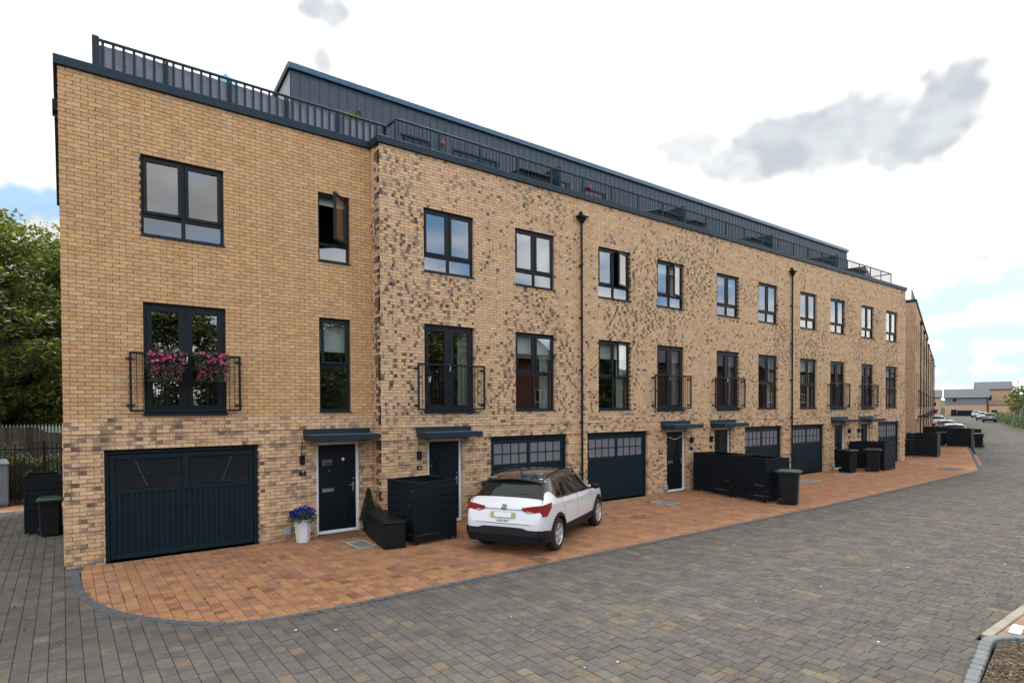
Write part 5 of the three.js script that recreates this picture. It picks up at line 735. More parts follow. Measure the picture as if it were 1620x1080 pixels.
function makeCar(label, pos, turn) {
  const t = thing('parked_car', label, 'car', pos, turn, 'parked cars');
  if (!carBodyGeo) {
    const sx = []; for (let i = 0; i <= 84; i++) sx.push(CAR.L * Math.pow(i / 84, 1.0)); for (const e of [0.02, 0.035, 0.08, 0.11, 0.16, 0.19, 0.23, 4.44, 4.47]) sx.push(e); sx.sort((a, b) => a - b);
    const rings = sx.map(x => { const r = []; for (let k = 0; k <= 40; k++) r.push(carPoint(x, k / 40 * 10, 1)); for (let k = 39; k >= 1; k--) r.push(carPoint(x, k / 40 * 10, -1)); return r; });
    const g = creased(loft(rings), 32); g.setAttribute('uv', new THREE.BufferAttribute(new Float32Array(g.attributes.position.count * 2), 2));
    const ev = new Evaluator(); ev.useGroups = true; let br = new Brush(g, carMat.paint); br.updateMatrixWorld();
    for (const x of [CAR.ro, CAR.ro + CAR.wb]) for (const s of [-1, 1]) { const c = new Brush(new THREE.CylinderGeometry(0.385, 0.385, 0.44, 36).rotateX(Math.PI / 2).translate(x, CAR.r, s * 0.82), carMat.dark); c.updateMatrixWorld(); br = ev.evaluate(br, c, SUBTRACTION); }
    carBodyGeo = br.geometry; carBodyGeo.userData.mats = br.material;
  }
  mesh('body', carBodyGeo, carBodyGeo.userData.mats, t);
  const side = (name, mat, f) => { for (const s of [1, -1]) { const m = new MB(); f(m, s); m.build(name, mat, t); } };
  // roof skin and glass
  { const m = new MB(); for (const s of [1, -1]) carPatch(m, 0.70, u => lerp(2.66, 2.72, u), 6.86, 10, 0.004, s, 18, 12); m.build('roof', carMat.roof, t); }
  side('pillar_trim', carMat.roof, (m, s) => carPatch(m, u => lerp(0.86, 0.36, u), u => lerp(3.22, 2.66, u), 6.05, 7.05, 0.003, s, 30, 8));
  side('quarter_window', carMat.glass, (m, s) => carPatch(m, u => lerp(0.86, 0.98, u), u => lerp(1.13, 1.13, u), 6.16, 6.82, 0.006, s, 4, 5));
  side('rear_side_window', carMat.glass, (m, s) => carPatch(m, 1.19, 2.0, 6.14, 6.84, 0.006, s));
  side('front_side_window', carMat.glass, (m, s) => carPatch(m, 2.09, u => lerp(3.06, 2.60, u), 6.14, 6.84, 0.006, s));
  { const m = new MB(); for (const s of [1, -1]) carPatch(m, 0.285, 0.67, 7.02, 10, 0.005, s, 12, 12); m.build('rear_window', carMat.glass, t); const w = new MB(); for (const s of [1, -1]) carPatch(w, 2.74, 3.36, 7.15, 10, 0.005, s, 12, 10); w.build('windscreen', carMat.glass, t); }
  { const m = new MB(), g = []; for (let k = 0; k <= 12; k++) { const s = k / 6 - 1, z = s * 0.62; g.push([V(0.80, 1.515 - 0.05 * s * s, z), V(0.50 + 0.05 * s * s, 1.455 - 0.07 * s * s, z * 1.02), V(0.53 + 0.05 * s * s, 1.425 - 0.07 * s * s, z), V(0.78, 1.46 - 0.05 * s * s, z)]); } for (let k = 0; k < 12; k++) for (let e = 0; e < 4; e++) m.quad(g[k + 1][e], g[k][e], g[k][(e + 1) % 4], g[k + 1][(e + 1) % 4]); m.quad(...g[0].slice().reverse()); m.quad(...g[12]); m.build('spoiler', carMat.roof, t); }
  for (const s of [1, -1]) { const m = new MB(), p = []; for (let k = 0; k <= 14; k++) { const x = lerp(0.82, 2.62, k / 14), q = carPoint(x, 7.35, s); p.push(q.add(V(0, k === 0 || k === 14 ? 0 : 0.045, 0))); } m.tube(p, 0.017, 8); m.build('roof_rail', carMat.trim, t); }
  { const m = new MB(); m.tube([[0.98, 1.53, 0], [0.86, 1.60, 0], [0.78, 1.68, 0]], [0.014, 0.006, 0.004], 6); m.build('aerial', carMat.dark, t); }
  // dark lower cladding
  side('sill_cladding', carMat.trim, (m, s) => carPatch(m, CAR.ro + 0.38, CAR.ro + CAR.wb - 0.38, 0.95, 2.9, 0.008, s, 20, 6));
  for (const x of [CAR.ro, CAR.ro + CAR.wb]) for (const s of [1, -1]) { const m = new MB(), N = 26; for (let k = 0; k < N; k++) { const P = (kk, r, o) => { const a = lerp(-0.28, Math.PI + 0.28, kk / N), px = x + Math.cos(a) * r, py = CAR.r + Math.sin(a) * r; const w = cspline(CAR.x, CAR.w, clamp(px, 0, CAR.L)) * (py < 0.4 ? 0.985 : 1.0); return V(px, py, s * (w + o)); }; const a0 = P(k, 0.375, 0.014), a1 = P(k + 1, 0.375, 0.014), b0 = P(k, 0.445, 0.01), b1 = P(k + 1, 0.445, 0.01), c0 = P(k, 0.45, -0.03), c1 = P(k + 1, 0.45, -0.03), d0 = P(k, 0.372, -0.12), d1 = P(k + 1, 0.372, -0.12); if (s > 0) { m.quad(a0, b0, b1, a1); m.quad(b0, c0, c1, b1); m.quad(d0, a0, a1, d1); } else { m.quad(b0, a0, a1, b1); m.quad(c0, b0, b1, c1); m.quad(a0, d0, d1, a1); } } m.build('arch_trim', carMat.trim, t); }
  { const m = new MB(), path = [[0.45, 0.895, 0.47, 0.27], [0.26, 0.89, 0.50, 0.27], [0.13, 0.868, 0.52, 0.26], [0.05, 0.83, 0.525, 0.26], [-0.015, 0.74, 0.53, 0.25], [-0.03, 0.56, 0.525, 0.25], [-0.036, 0.44, 0.56, 0.25], [-0.04, 0.2, 0.565, 0.25]], full = [...path, ...path.slice().reverse().map(([x, z, a, b]) => [x, -z, a, b])];
    for (let k = 0; k < full.length - 1; k++) { const [xa, za, ta, ba] = full[k], [xb, zb, tb, bb] = full[k + 1], mid = 0.42; const P = (x, y, z) => V(x, y, z), iz = z => z * 0.93; m.quad(P(xa, ta, za), P(xb, tb, zb), P(xb - 0.008, mid, zb), P(xa - 0.008, mid, za)); m.quad(P(xa - 0.008, mid, za), P(xb - 0.008, mid, zb), P(xb + 0.05, bb, zb * 0.97), P(xa + 0.05, ba, za * 0.97)); m.quad(P(xa + 0.05, ba, za * 0.97), P(xb + 0.05, bb, zb * 0.97), P(xb + 0.3, bb + 0.02, iz(zb)), P(xa + 0.3, ba + 0.02, iz(za))); m.quad(P(xa + 0.06, ta + 0.006, iz(za)), P(xb + 0.06, tb + 0.006, iz(zb)), P(xb, tb, zb), P(xa, ta, za)); } m.build('rear_bumper', carMat.trim, t); }
  { const m = new MB(); carPatchFront(m); m.build('front_bumper', carMat.trim, t); }
  // lamps, plate, badge, letters, grooves
  for (const s of [1, -1]) {
    const g = part('tail_lamp', t), m = new MB(), zx = z => carTail(z), P = (z, y, o = 0.012) => V(zx(z, y) - o, y, s * z), q = (a, b, c, d) => s > 0 ? m.quad(a, b, c, d) : m.quad(b, a, d, c);
    const zs = [0.40, 0.52, 0.64, 0.74, 0.82], lo = [0.905, 0.845, 0.805, 0.79, 0.79], hi = [0.95, 0.97, 0.99, 1.005, 1.015]; for (let k = 0; k < 4; k++) q(P(zs[k + 1], lo[k + 1]), P(zs[k], lo[k]), P(zs[k], hi[k]), P(zs[k + 1], hi[k + 1]));
    const E = [P(0.82, 0.79), V(0.19, 0.79, s * 0.876), V(0.38, 0.93, s * 0.896), V(0.46, 1.035, s * 0.876), V(0.2, 1.03, s * 0.868), P(0.82, 1.015)]; s > 0 ? (m.quad(E[1], E[0], E[5], E[4]), m.quad(E[2], E[1], E[4], E[3])) : (m.quad(E[0], E[1], E[4], E[5]), m.quad(E[1], E[2], E[3], E[4])); m.build('red_lens', carMat.lamp, g);
    const c = new MB(), qq = (a, b, c2, d) => s > 0 ? c.quad(a, b, c2, d) : c.quad(b, a, d, c2); qq(P(0.68, 0.815, 0.016), P(0.50, 0.865, 0.016), P(0.50, 0.895, 0.016), P(0.68, 0.86, 0.016)); c.build('clear_lens', carMat.clear, g);
    const r = new MB(); r.cbox(-0.004, 0.004, -0.022, 0.022, -0.12, 0.12, 0.003); const rm = r.build('reflector', carMat.lamp, t); rm.position.set(0.065, 0.545, s * 0.66); rm.rotation.y = s * -0.28;
  }
  { const g = part('number_plate', t); const p = new MB(); p.at(new THREE.Matrix4().makeTranslation(0.012, 0.80, 0).multiply(new THREE.Matrix4().makeRotationZ(-0.28))); p.cbox(-0.012, 0.0, -0.056, 0.056, -0.26, 0.26, 0.003); p.build('plate', std([0.42, 0.33, 0.08], 0.4), g); const b = new MB(); b.at(new THREE.Matrix4().makeTranslation(0.012, 0.80, 0).multiply(new THREE.Matrix4().makeRotationZ(-0.28))); b.cbox(-0.0145, -0.0115, -0.048, 0.048, -0.18, 0.19, 0.001); b.build('blank_centre', M.white, g); }
  { const b = new MB(); b.at(new THREE.Matrix4().makeTranslation(0.085, 0.95, 0).multiply(new THREE.Matrix4().makeRotationZ(-0.62))); b.cbox(-0.012, 0.0, 0.012, 0.05, -0.045, 0.045, 0.004); b.cbox(-0.014, 0.0, -0.05, -0.008, -0.05, 0.05, 0.004); b.cbox(-0.013, 0, -0.012, 0.016, -0.01, 0.05, 0.003); b.build('badge', std([0.16, 0.16, 0.17], 0.25, { metalness: 0.7 }), t);
    const g = new TextGeometry('A R O N A', { font, size: 0.04, depth: 0.006, curveSegments: 3, bevelEnabled: false }); g.computeBoundingBox(); g.translate(-g.boundingBox.max.x / 2, 0, 0); const m = mesh('lettering', g, M.black, t); m.rotation.y = -Math.PI / 2; m.position.set(-0.012 + 0.014, 0.665, 0); m.rotation.order = 'YXZ'; m.rotation.x = -0.2; }
  const groove = (name, pts, r = 0.004) => { const m = new MB(); m.tube(pts, r, 5, null, false); m.build(name, carMat.dark, t); };
  for (const s of [1, -1]) {
    for (const x of [2.045]) groove('door_gap', [...Array(9)].map((_, k) => carPoint(x, lerp(2.6, 6.1, k / 8), s, -0.001)));
    groove('door_gap', [...Array(9)].map((_, k) => carPoint(lerp(1.22, 1.08, k / 8) + (k > 5 ? 0 : 0), lerp(3.0, 6.1, k / 8), s, -0.001))); groove('door_gap', [...Array(9)].map((_, k) => carPoint(lerp(3.16, 3.12, k / 8), lerp(2.6, 6.0, k / 8), s, -0.001)));
    groove('tailgate_gap', [V(0.02, 0.64, s * 0.60), V(0.035, 0.74, s * 0.68), V(0.09, 0.86, s * 0.735), V(0.2, 1.03, s * 0.77), V(0.30, 1.11, s * 0.74)].map(v => v.add(V(-0.006, 0, 0))), 0.005);
    for (const x of [1.36, 2.3]) { const h = new MB(), p = carPoint(x, 5.15, s, 0.022), q = carPoint(x + 0.17, 5.15, s, 0.022); h.tube([carPoint(x, 5.15, s, 0), p, q, carPoint(x + 0.17, 5.15, s, 0)], 0.011, 8); h.build('door_handle', carMat.paint, t); }
    const mg = part('wing_mirror', t), mm = new MB(); mm.geo(new THREE.SphereGeometry(0.1, 16, 10).scale(0.75, 0.72, 1.1).translate(2.98, 1.07, s * 1.0)); mm.build('mirror_shell', carMat.trim, mg); const ms = new MB(); ms.tube([[3.0, 1.01, s * 0.85], [2.99, 1.04, s * 0.95]], 0.022, 8); ms.build('mirror_arm', carMat.trim, mg);
  }
  groove('tailgate_gap', [V(0.0, 0.635, -0.58), V(-0.004, 0.632, 0), V(0.0, 0.635, 0.58)], 0.005); groove('tailgate_crease', [-0.42, -0.2, 0, 0.2, 0.42].map(z => V(carTail(Math.abs(z)) - 0.001 + 0.02 * 0, 0.905, z)), 0.006);
  { const m = new MB(); m.tube([[0.31, 1.125, 0.02], [0.34, 1.17, 0.28], [0.35, 1.18, 0.4]], 0.009, 6); m.build('rear_wiper', carMat.dark, t); }
  // wheels
  for (const x of [CAR.ro, CAR.ro + CAR.wb]) for (const s of [1, -1]) {
    const w = part('wheel', t, x, CAR.r, s * 0.775), pr = [[0.21, -0.1], [0.27, -0.11], [0.318, -0.1], [CAR.r, -0.07], [CAR.r, 0.07], [0.318, 0.1], [0.27, 0.11], [0.225, 0.105], [0.21, 0.09]].map(a => new THREE.Vector2(...a)); mesh('tyre', new THREE.LatheGeometry(pr, 40).rotateX(Math.PI / 2), M.rubber, w);
    const d = new MB(); d.geo(new THREE.CylinderGeometry(0.215, 0.215, 0.1, 30).rotateX(Math.PI / 2)); d.build('brake_disc', carMat.dark, w); const ri = new MB(); ri.geo(new THREE.LatheGeometry([[0.205, 0.06], [0.222, 0.106], [0.216, 0.112], [0.2, 0.085]].map(a => new THREE.Vector2(...a)), 40).rotateX(Math.PI / 2).scale(1, 1, s)); for (let k = 0; k < 5; k++) for (const e of [-0.17, 0.17]) { const a = k * 1.2566 + 0.3, b = a + e, c = Math.cos, n = Math.sin, p0 = V(c(a) * 0.03, n(a) * 0.03, s * 0.092), p1 = V(c(b) * 0.208, n(b) * 0.208, s * 0.1), tn = V(-n(b), c(b), 0), w0 = 0.02, w1 = 0.024; const Q = (p, ww, o) => p.clone().addScaledVector(tn, ww).add(V(0, 0, -s * o)); s > 0 ? ri.quad(Q(p0, -w0, 0), Q(p1, -w1, 0), Q(p1, w1, 0), Q(p0, w0, 0)) : ri.quad(Q(p0, w0, 0), Q(p1, w1, 0), Q(p1, -w1, 0), Q(p0, -w0, 0)); ri.quad(Q(p0, w0, 0), Q(p1, w1, 0), Q(p1, w1, 0.03), Q(p0, w0, 0.03)); ri.quad(Q(p1, -w1, 0), Q(p0, -w0, 0), Q(p0, -w0, 0.03), Q(p1, -w1, 0.03)); } ri.geo(new THREE.CylinderGeometry(0.045, 0.05, 0.03, 20).rotateX(Math.PI / 2).translate(0, 0, s * 0.088)); ri.build('rim', carMat.alloy, w);
  }
  return t;
}
function carTail(z, y = 0.93) { return 0.05 + 0.045 * Math.pow(Math.abs(z) / 0.82, 3) + (y - 0.93) * 0.55; }
function carPatchFront(m) { const A = [], B = []; for (let k = 0; k <= 12; k++) { const z = lerp(-0.74, 0.74, k / 12), x = 4.5 - 0.28 * Math.pow(Math.abs(z) / 0.74, 2.6); A.push(V(x + 0.01, 0.26, z)); B.push(V(x + 0.025, 0.5, z)); } for (let k = 0; k < 12; k++) { m.quad(A[k], B[k], B[k + 1], A[k + 1]); m.quad(B[k], V(B[k].x - 0.2, 0.5, B[k].z), V(B[k + 1].x - 0.2, 0.5, B[k + 1].z), B[k + 1]); } }
const car0 = makeCar('white car with dark roof parked on the drive before house 82', [6.90, 0, 4.07], 0.4988);
const recolour = (c, col, roof = col) => { const p = new THREE.MeshPhysicalMaterial({ color: lin(...col), roughness: 0.35, clearcoat: 1 }), q = new THREE.MeshPhysicalMaterial({ color: lin(...roof), roughness: 0.3, clearcoat: 1 }); c.traverse(o => { if (o.name === 'body') o.material = Array.isArray(o.material) ? o.material.map(m => m === carMat.paint ? p : m) : p; else if (o.name === 'roof' || o.name === 'spoiler') o.material = q; }); for (const n of ['lettering', 'badge', 'door_garland']) { const k = c.children.find(o => o.name === n); if (k) c.remove(k); } return c; };
recolour(copy(car0, 'silver car half hidden behind the far wide bin store', [55.2, 0.02, -2.9], BEND + 0.05), [0.45, 0.48, 0.48]);
recolour(copy(car0, 'dark blue car on the drive beyond the silver car', [67.5, 0.07, -7.3], BEND), [0.02, 0.028, 0.05], [0.3, 0.32, 0.36]);
recolour(copy(car0, 'white car in the distance close to the terrace fronts', [92, 0.17, -15.8], BEND), [0.6, 0.6, 0.62]);
recolour(copy(car0, 'dark car parked at the roadside by the hedge, nearest of three', [121.6, 0.29, -17.9], BEND), [0.10, 0.11, 0.13]);
recolour(copy(car0, 'silver car parked by the hedge between a dark and a teal car', [137, 0.35, -23.0], BEND), [0.5, 0.55, 0.58]);
recolour(copy(car0, 'pale teal car parked by the hedge, farthest of three', [160, 0.44, -30.2], BEND), [0.35, 0.46, 0.46]);

// ---------------------------------------------------------------- second terrace and what lies beyond
const farBrickT = tex(512, (u, v) => { const r = Math.floor(v * 32), c = Math.floor(u * 10.667 + (r % 2) * 0.5), e = v * 32 - r < 0.16 ? 0.85 : 1, k = hash((c % 11 + 11) % 11, r, 5), d = hash((c % 11 + 11) % 11, r, 8) < 0.22 ? 0.85 : 1; return [1, 1, 1].map(() => (0.82 + 0.12 * k) * e * d); }, false, 0.4167);
M.farBrick = dull([0.55, 0.36, 0.225], 0.95, { map: farBrickT });
M.farBrickRed = dull([0.135, 0.06, 0.04], 0.95, { map: farBrickT }); M.slate = std([0.085, 0.095, 0.115], 0.7, { map: dirtT }); M.greyClad = std([0.20, 0.225, 0.235], 0.7, { map: woodT }); M.paneDark = new THREE.MeshPhysicalMaterial({ color: lin(0.012, 0.015, 0.018), roughness: 0.03, ior: 2.0 });
function simpleWindow(h, x0, x1, y0, y1, z = 0) { const w = part('window', h), f = new MB(); barFrame(f, x0, x1, y0, y1, 0.06, z - 0.06, z + 0.02); f.cbox((x0 + x1) / 2 - 0.03, (x0 + x1) / 2 + 0.03, y0 + 0.06, y1 - 0.06, z - 0.06, z + 0.015); f.build('frame', M.frame, w); for (const s of [0, 1]) { const g = new THREE.PlaneGeometry((x1 - x0) / 2 - 0.08, y1 - y0 - 0.12); g.translate(x0 + (x1 - x0) * (0.25 + 0.5 * s), (y0 + y1) / 2, z - 0.01); mesh('pane', g, M.paneDark, w); } }
function farHouse(name, label, pos, turn, W, group, first) {
  const H = thing(name, label, 'house', pos, turn, group), op = [[0.6, 3.3, -0.1, 2.13], [4.3, 5.2, -0.1, 2.13], [0.9, 2.3, 2.81, 4.99], [3.9, 5.3, 2.81, 4.99], [0.9, 2.3, 6.26, 7.84], [3.9, 5.3, 6.26, 7.84]].map(([x0, x1, y0, y1]) => ({ x0, x1, y0, y1 }));
  const w = holedWall('wall', W, 9.11, op, H, 0.2, 0); w.material = M.farBrick; const b = new MB(); b.box(0, W, -0.1, 9.1, -9, -0.205); b.build('rear_body', M.farBrick, H);
  for (const o of op.slice(2)) simpleWindow(H, o.x0 + 0.01, o.x1 - 0.01, o.y0 + 0.01, o.y1 - 0.01, -0.07);
  const g = new MB(); g.cbox(0.61, 3.29, 0, 2.12, -0.15, -0.08, 0.01); for (let k = 0; k < 12; k++) g.box(0.75 + k * 0.2, 0.85 + k * 0.2, 0.1, 1.4, -0.081, -0.07); g.build('garage_door', M.navy, H); const d = new MB(); d.cbox(4.31, 5.19, 0, 2.12, -0.15, -0.09, 0.01); d.build('front_door', M.doorNavy, H);
  const c = new MB(); c.cbox(4.0, 5.6, 2.2, 2.33, 0.002, 0.6, 0.01); c.build('door_canopy', M.trim, H); juliet(H, op[3]); downpipe(H, W - 0.15, 8.4);
  const k = new MB(); k.cbox(-0.02, W + 0.02, 9.11, 9.28, -9, 0.06, 0.01); k.build('coping', M.trim, H);
  const p = new MB(); p.box(0.01, W - 0.01, 9.28, 11.6, -8, -2.6); p.build('top_storey', M.clad, H);
  const r = part('roof_railing', H), rb = new MB(); rb.cbox(0, W, 9.86, 9.9, -0.22, -0.18, 0.005); for (let x = 0.1; x < W; x += 1.2) rb.cbox(x, x + 0.04, 9.27, 9.87, -0.22, -0.18, 0.004); rb.build('handrail', M.trim, r);
  return H;
}
const along = (x, z, t) => [x + BX * t, 0, z + BZ * t], ORD = ['first', 'second', 'third', 'fourth', 'fifth'];
for (let k = 0; k < 4; k++) { const p = along(40.63, -0.53, 6.2 * k); p[1] = rise(p[0]); farHouse('terraced_house', ORD[k] + ' house of the second terrace beyond the gap', p, BEND, 6.2, 'houses of the second terrace'); }
for (let k = 0; k < 4; k++) { const p = along(72.08, -10.28, 7 * k); p[1] = rise(p[0]); farHouse('terraced_house', ORD[k] + ' house of the third terrace, far down the road', p, BEND, 7, 'houses of the third terrace'); }
{
  const p = along(103, -20.2, 0), t = thing('clad_building', 'tall dark navy clad building past the brick terraces', 'building', [p[0], rise(p[0]), p[2]], BEND), b = new MB(); b.box(0, 22, 0.2, 8.6, -9, 0); b.build('wall', std([0.012, 0.028, 0.04], 0.5), t); const c = new MB(); c.cbox(0.5, 5, 8.6, 10.6, -6, -0.5, 0.02); c.build('roof_box', M.navy, t); const q = new MB(); q.box(0.1, 21.9, -0.2, 0.2, -8.9, -0.05); q.build('plinth', M.farBrick, t); for (let k = 0; k < 5; k++) simpleWindow(t, 1.5 + k * 4, 3 + k * 4, 3.5, 5.2, 0.03);
  // row of houses closing the view, seen square on: local x runs to the right of the picture, z towards the camera
  const face = (name, label, x, z, W, D, h0, roofs) => { const H = thing(name, label, 'house', [x, rise(x), z], -Math.PI / 2 + BEND, 'houses closing the view'); roofs(H, W, D); return H; };
  const gable = (H, W, D, eave, ridge, wallMat, upMat, split) => { const w = new MB(); w.box(0, W, -0.3, split, -D, 0); w.build('wall', wallMat, H); if (eave > split) { const u = new MB(); u.box(-0.02, W + 0.02, split, eave, -D, 0.02); u.build('upper_cladding', upMat, H); } const r = new MB(), e = 0.3; r.quad(V(-e, eave - 0.15, e), V(W + e, eave - 0.15, e), V(W + e, ridge, -D / 2), V(-e, ridge, -D / 2)); r.quad(V(W + e, eave - 0.15, -D - e), V(-e, eave - 0.15, -D - e), V(-e, ridge, -D / 2), V(W + e, ridge, -D / 2)); r.build('roof', M.slate, H); const g = new MB(); for (const x of [0, W]) g.quad(V(x, eave, 0), V(x, eave, -D), V(x, ridge - 0.1, -D / 2), V(x, ridge - 0.1, -D / 2)); g.build('gable', upMat, H); const gt = new MB(); gt.tube([[-e, eave - 0.12, e + 0.05], [W + e, eave - 0.12, e + 0.05]], 0.07, 8); gt.build('gutter', M.black, H); };
  face('detached_house', 'wide brick house with grey upper cladding and slate roof closing the street', 184, -43.6, 8.9, 8, 0, (H, W, D) => { gable(H, W, D, 4.75, 7.0, M.farBrick, M.greyClad, 2.75); const c = new MB(); c.cbox(W - 0.3, W - 0.15, 0, 4.6, 0.02, 0.16, 0.02); c.build('downpipe', M.black, H); simpleWindow(H, 1.6, 2.4, 3.7, 4.5, 0.05); const g = new MB(); g.cbox(1.3, 2.5, 0, 1.6, 0, 0.06, 0.02); g.build('front_door', M.doorNavy, H); });
  face('detached_house', 'taller brick house with slate roof behind the wide grey clad house', 193, -39.4, 7.2, 8, 0, (H, W, D) => { gable(H, W, D, 6.9, 8.9, M.farBrick, M.farBrick, 6.9); simpleWindow(H, 2, 3.2, 4, 5.2, 0.03); });
  face('detached_house', 'small brick house with hipped slate roof left of the grey clad house', 182.5, -47.6, 3.4, 7, 0, (H, W, D) => { gable(H, W, D, 4.9, 6.9, M.farBrick, M.farBrick, 4.9); simpleWindow(H, 1.6, 2.4, 2.6, 3.5, 0.03); simpleWindow(H, 1.4, 2.6, 0.6, 1.7, 0.03); });
  face('brick_annexe', 'low pale brick annexe right of the grey clad house', 186, -34.8, 3.6, 6, 0, (H, W, D) => { const b = new MB(); b.box(0, W, -0.3, 2.6, -D, 0); b.build('wall', M.farBrick, H); const c = new MB(); c.cbox(-0.1, W + 0.1, 2.6, 2.75, -D, 0.1, 0.02); c.build('coping', M.trim, H); const r = new MB(); for (let k = 0; k <= 6; k++) r.cbox(k * 0.58, k * 0.58 + 0.05, 2.75, 3.6, -0.1, -0.05, 0.01); r.cbox(0, W, 3.6, 3.66, -0.11, -0.04, 0.01); r.build('balcony_railing', M.black, H); simpleWindow(H, 0.5, 1.6, 0.3, 1.5, 0.03); });
  const st = thing('bin_store', 'long low dark store against the grey clad house', 'bin store', [183.0, rise(183), -40.6], -Math.PI / 2 + BEND, 'dark slatted bin stores'); for (let k = 0; k < 7; k++) { const m = new MB(); m.cbox(0, 3.6, 0.05 + k * 0.2, 0.23 + k * 0.2, 0, 0.05, 0.01); m.cbox(0, 0.05, 0.05 + k * 0.2, 0.23 + k * 0.2, -1, 0, 0.01); m.build('plank', M.store2, st); } const sb = new MB(); sb.box(0.05, 3.55, 0, 1.4, -1, -0.01); sb.build('body', M.store2, st);
  // wooded hill and hillside homes far off to the right
  const hill = new MB(), N = 36; for (let i = 0; i < N; i++) for (let j = 0; j < 5; j++) { const P = (a, b) => { const an = lerp(1.12, 1.62, a / N), d = 480 + b * 60; return V(Math.sin(an) * d, b / 5 * (16 + 9 * fbm(a * 0.35, 1, 0, 4) - 9 * sst(24, 8, a)) + 1.2 * vn(a * 1.7, b * 3) - 3, CAM_Z - Math.cos(an) * d); }; hill.quad(P(i, j), P(i + 1, j), P(i + 1, j + 1), P(i, j + 1), [P(i, j), P(i + 1, j), P(i + 1, j + 1), P(i, j + 1)].map(v => { const q = lerp(0.7, 1.3, vn(v.x * 0.2, v.y * 0.6, v.z * 0.2)); return [0.05 * q, 0.075 * q, 0.05 * q]; })); }
  structure(hill.build('hill', std([1, 1, 1], 1, { vertexColors: true })), 'wooded hill on the horizon');
  [[380, -52, 7, 'cream'], [392, -60, 8, 'white'], [405, -55, 9, 'grey'], [398, -44, 6.5, 'pink']].forEach(([x, z, y, c]) => { const H = thing('hillside_house', 'tiny ' + c + ' walled house on the far slope behind the hedge', 'house', [x, y - 5.5, z], -1.2, 'houses on the far slope'); const w = new MB(); w.box(-5, 5, -2, 5, -4, 4); w.build('wall', std({ cream: [0.5, 0.42, 0.3], white: [0.6, 0.6, 0.6], grey: [0.4, 0.38, 0.38], pink: [0.5, 0.36, 0.32] }[c], 0.9), H); const r = new MB(); r.quad(V(-5.4, 5, 4.4), V(5.4, 5, 4.4), V(5.4, 8, 0), V(-5.4, 8, 0)); r.quad(V(5.4, 5, -4.4), V(-5.4, 5, -4.4), V(-5.4, 8, 0), V(5.4, 8, 0)); r.quad(V(5, 5, 4), V(5, 5, -4), V(5, 8, 0), V(5, 8, 0)); r.quad(V(-5, 5, -4), V(-5, 5, 4), V(-5, 8, 0), V(-5, 8, 0)); r.build('roof', std([0.24, 0.10, 0.06], 0.9), H); });
}
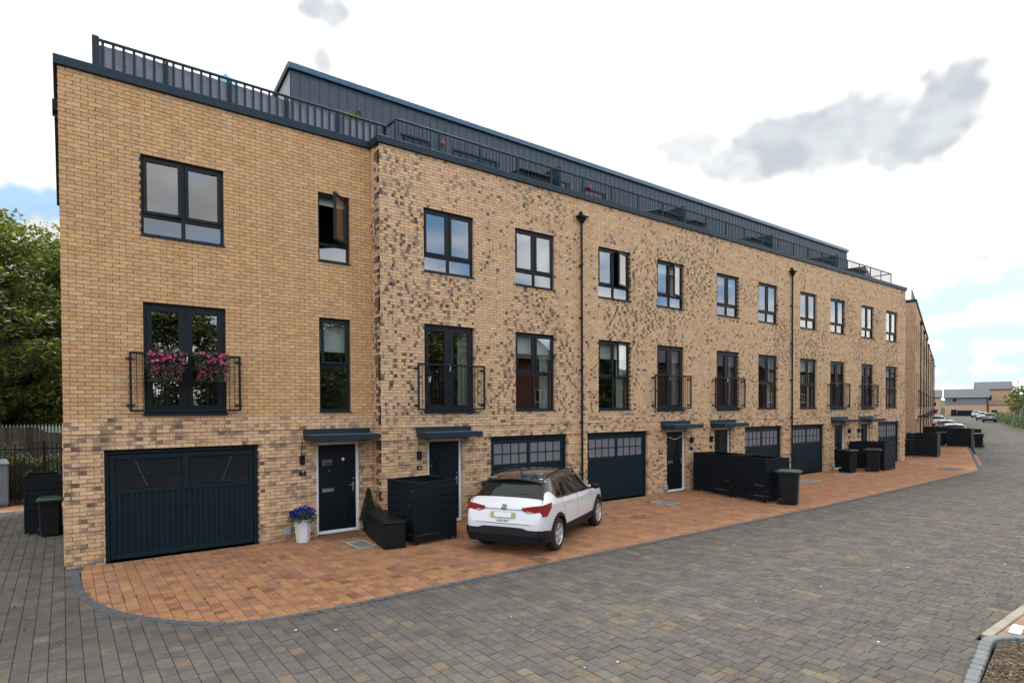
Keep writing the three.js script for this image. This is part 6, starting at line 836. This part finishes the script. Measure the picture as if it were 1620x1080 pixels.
// hedge, saplings and lamp posts along the far right of the road
{
  const q0 = [84.5, -5.2], q1 = [150, -25.4];
  const vg = new MB(); for (let k = 0; k < 16; k++) { const P = (t, o) => { const x = lerp(q0[0], q1[0], t) + 0.29 * o, z = lerp(q0[1], q1[1], t) + 0.956 * o; return V(x, rise(x) - 0.004, z); }; vg.quad(P(k / 16, 9), P((k + 1) / 16, 9), P((k + 1) / 16, -0.6), P(k / 16, -0.6)); } structure(vg.build('verge', std([0.075, 0.09, 0.03], 1, { map: dirtT })), 'grass verge beside the far road');
  for (let k = 0; k < 9; k++) { const t = k / 9 + 0.03, x = lerp(q0[0], q1[0], t), z = lerp(q0[1], q1[1], t), H = thing('hedge', ['nearest', 'second', 'third', 'fourth', 'middle', 'fourth farthest', 'third farthest', 'second farthest', 'farthest'][k] + ' clump of the low green roadside hedge', 'hedge', [x, rise(x), z + 1], BEND, 'clumps of the roadside hedge'), f = new MB(), s = new MB(); for (let q = 0; q < 60; q++) clumpLeaves(f, V(R(-4, 4), R(0.2, 1.25 + 0.3 * vn(q, k)), R(-1, 1)), 0.45, 26, 0.2, [[0.07, 0.12, 0.025], [0.10, 0.15, 0.03], [0.05, 0.09, 0.02]]); for (let q = -3; q <= 3; q++) s.tube([[q, 0, 0], [q + 0.2, 0.9, 0.1]], 0.03, 5); f.build('foliage', M.leaf, H); s.build('stem', M.bark, H); }
  [[93, -7.6, 5.6], [101, -10.0, 5.2], [110, -12.6, 6], [120, -15.2, 5.4], [128, -17.6, 5.6]].forEach(([x, z, h], k) => { const lab = ['nearest staked sapling over the roadside hedge', 'second staked sapling over the hedge', 'middle sapling of the roadside row, tallest', 'fourth sapling along the hedge', 'farthest small sapling by the hedge end']; const T = tree('sapling', lab[k], [x, rise(x), z + 1], { h, r: 1.1, base: 2.0, clumps: 34, per: 40, size: 0.24, cols: GREEN, trunkR: 0.07, group: 'staked saplings by the road' }); const s = new MB(); for (const o of [-0.35, 0.35]) s.cbox(o - 0.04, o + 0.04, 0, 1.9, 0.2, 0.28, 0.01); s.build('stake', std([0.25, 0.17, 0.09], 0.9), T); });
  const lp = (label, x, z, h, sign) => { const t = thing('street_lamp', label, 'street lamp', [x, rise(x), z], BEND), p = new MB(); p.tube([[0, 0, 0], [0, 1.2, 0], [0, 1.25, 0], [0, h, 0]], [0.08, 0.08, 0.05, 0.045], 10); p.build('pole', M.galv, t); const a = new MB(); a.cbox(-1.0, 0.05, h, h + 0.08, -0.09, 0.09, 0.02); a.build('lamp_head', M.galv, t); if (sign) { const s = new MB(); s.cbox(-0.5, 0.5, h - 2.2, h - 0.9, 0.06, 0.1, 0.01); s.build('sign_panel', std([0.05, 0.16, 0.2], 0.6), t); } };
  lp('slim street lamp above the far hedge', 124, -14.9, 6.6, true); lp('tall street lamp whose arm enters at the right edge', 95.6, -6.2, 7.3, false);
}
// ---------------------------------------------------------------- across the road, behind the camera: what the windows mirror
[[-22, 36, 11, 5], [-12, 41, 10.8, 4.8], [-3, 37, 10.2, 5], [6.5, 39, 11, 5.2], [15, 37, 10, 4.8], [24, 42, 10, 4.6], [52, 40, 9, 4.4], [84, 46, 9, 4.6], [-34, 30, 10, 5], [24.5, 31, 10.4, 4.2], [41, 29, 9.6, 3.2]].forEach(([x, z, h, r], k) => tree('tree', 'tree across the road behind the viewer, ' + ['far left', 'left', 'left of centre', 'centre', 'right of centre', 'beside the first red house', 'between two red houses', 'beyond the red houses', 'at the lane end', 'close before the first red house', 'in the gap after the first red house'][k], [x, 0, z], { h, r, base: 0.1, clumps: 280, per: 80, size: 0.46, cols: [...DARKG, ...GREEN], trunkR: 0.22, group: 'trees across the road' }));
[[29, 31, 9], [44, 27, 10], [55, 27, 10], [68, 27, 11], [80, 27, 11], [94, 27, 12], [108, 27, 12]].forEach(([x, z, W], k) => {
  const H = thing('red_brick_house', ['first', 'second', 'third', 'fourth', 'fifth', 'sixth', 'last'][k] + ' red brick house across the road behind the viewer', 'house', [x + W, 0, z], Math.PI, 'red brick houses across the road'), op = [[1, 2.4, 0.9, 2.1], [W - 2.6, W - 1.2, 0.9, 2.1], [1, 2.4, 3.5, 4.7], [W - 2.6, W - 1.2, 3.5, 4.7], [1, 2.4, 6.0, 7.1], [W - 2.6, W - 1.2, 6.0, 7.1], [W / 2 - 0.5, W / 2 + 0.5, 0, 2.1]].map(([x0, x1, y0, y1]) => ({ x0, x1, y0, y1 }));
  const w = holedWall('wall', W, 7.6, op.slice(0, 6), H, 0.2, 0); w.material = M.farBrickRed; const b = new MB(); b.box(0, W, -0.1, 7.6, -8, -0.21); b.build('rear_body', M.farBrickRed, H);
  for (const o of op.slice(0, 6)) { const p = part('window', H), f = new MB(); barFrame(f, o.x0, o.x1, o.y0, o.y1, 0.08, -0.1, -0.02); f.cbox((o.x0 + o.x1) / 2 - 0.04, (o.x0 + o.x1) / 2 + 0.04, o.y0 + 0.08, o.y1 - 0.08, -0.1, -0.03); f.build('frame', M.white, p); const g = new THREE.PlaneGeometry(o.x1 - o.x0 - 0.1, o.y1 - o.y0 - 0.1); g.translate((o.x0 + o.x1) / 2, (o.y0 + o.y1) / 2, -0.07); mesh('pane', g, M.paneDark, p); }
  const d = new MB(); d.cbox(W / 2 - 0.5, W / 2 + 0.5, 0, 2.1, 0.001, 0.05, 0.01); d.build('front_door', M.white, H);
  const r = new MB(); r.quad(V(-0.4, 7.5, 0.4), V(W + 0.4, 7.5, 0.4), V(W + 0.4, 10.6, -4), V(-0.4, 10.6, -4)); r.quad(V(W + 0.4, 7.5, -8.4), V(-0.4, 7.5, -8.4), V(-0.4, 10.6, -4), V(W + 0.4, 10.6, -4)); r.build('roof', M.slate, H); const g = new MB(); for (const x2 of [0.01, W - 0.01]) g.quad(V(x2, 7.6, 0), V(x2, 7.6, -8), V(x2, 10.5, -4), V(x2, 10.5, -4)); g.build('gable', M.farBrickRed, H);
});
renderer.render(scene, camera);
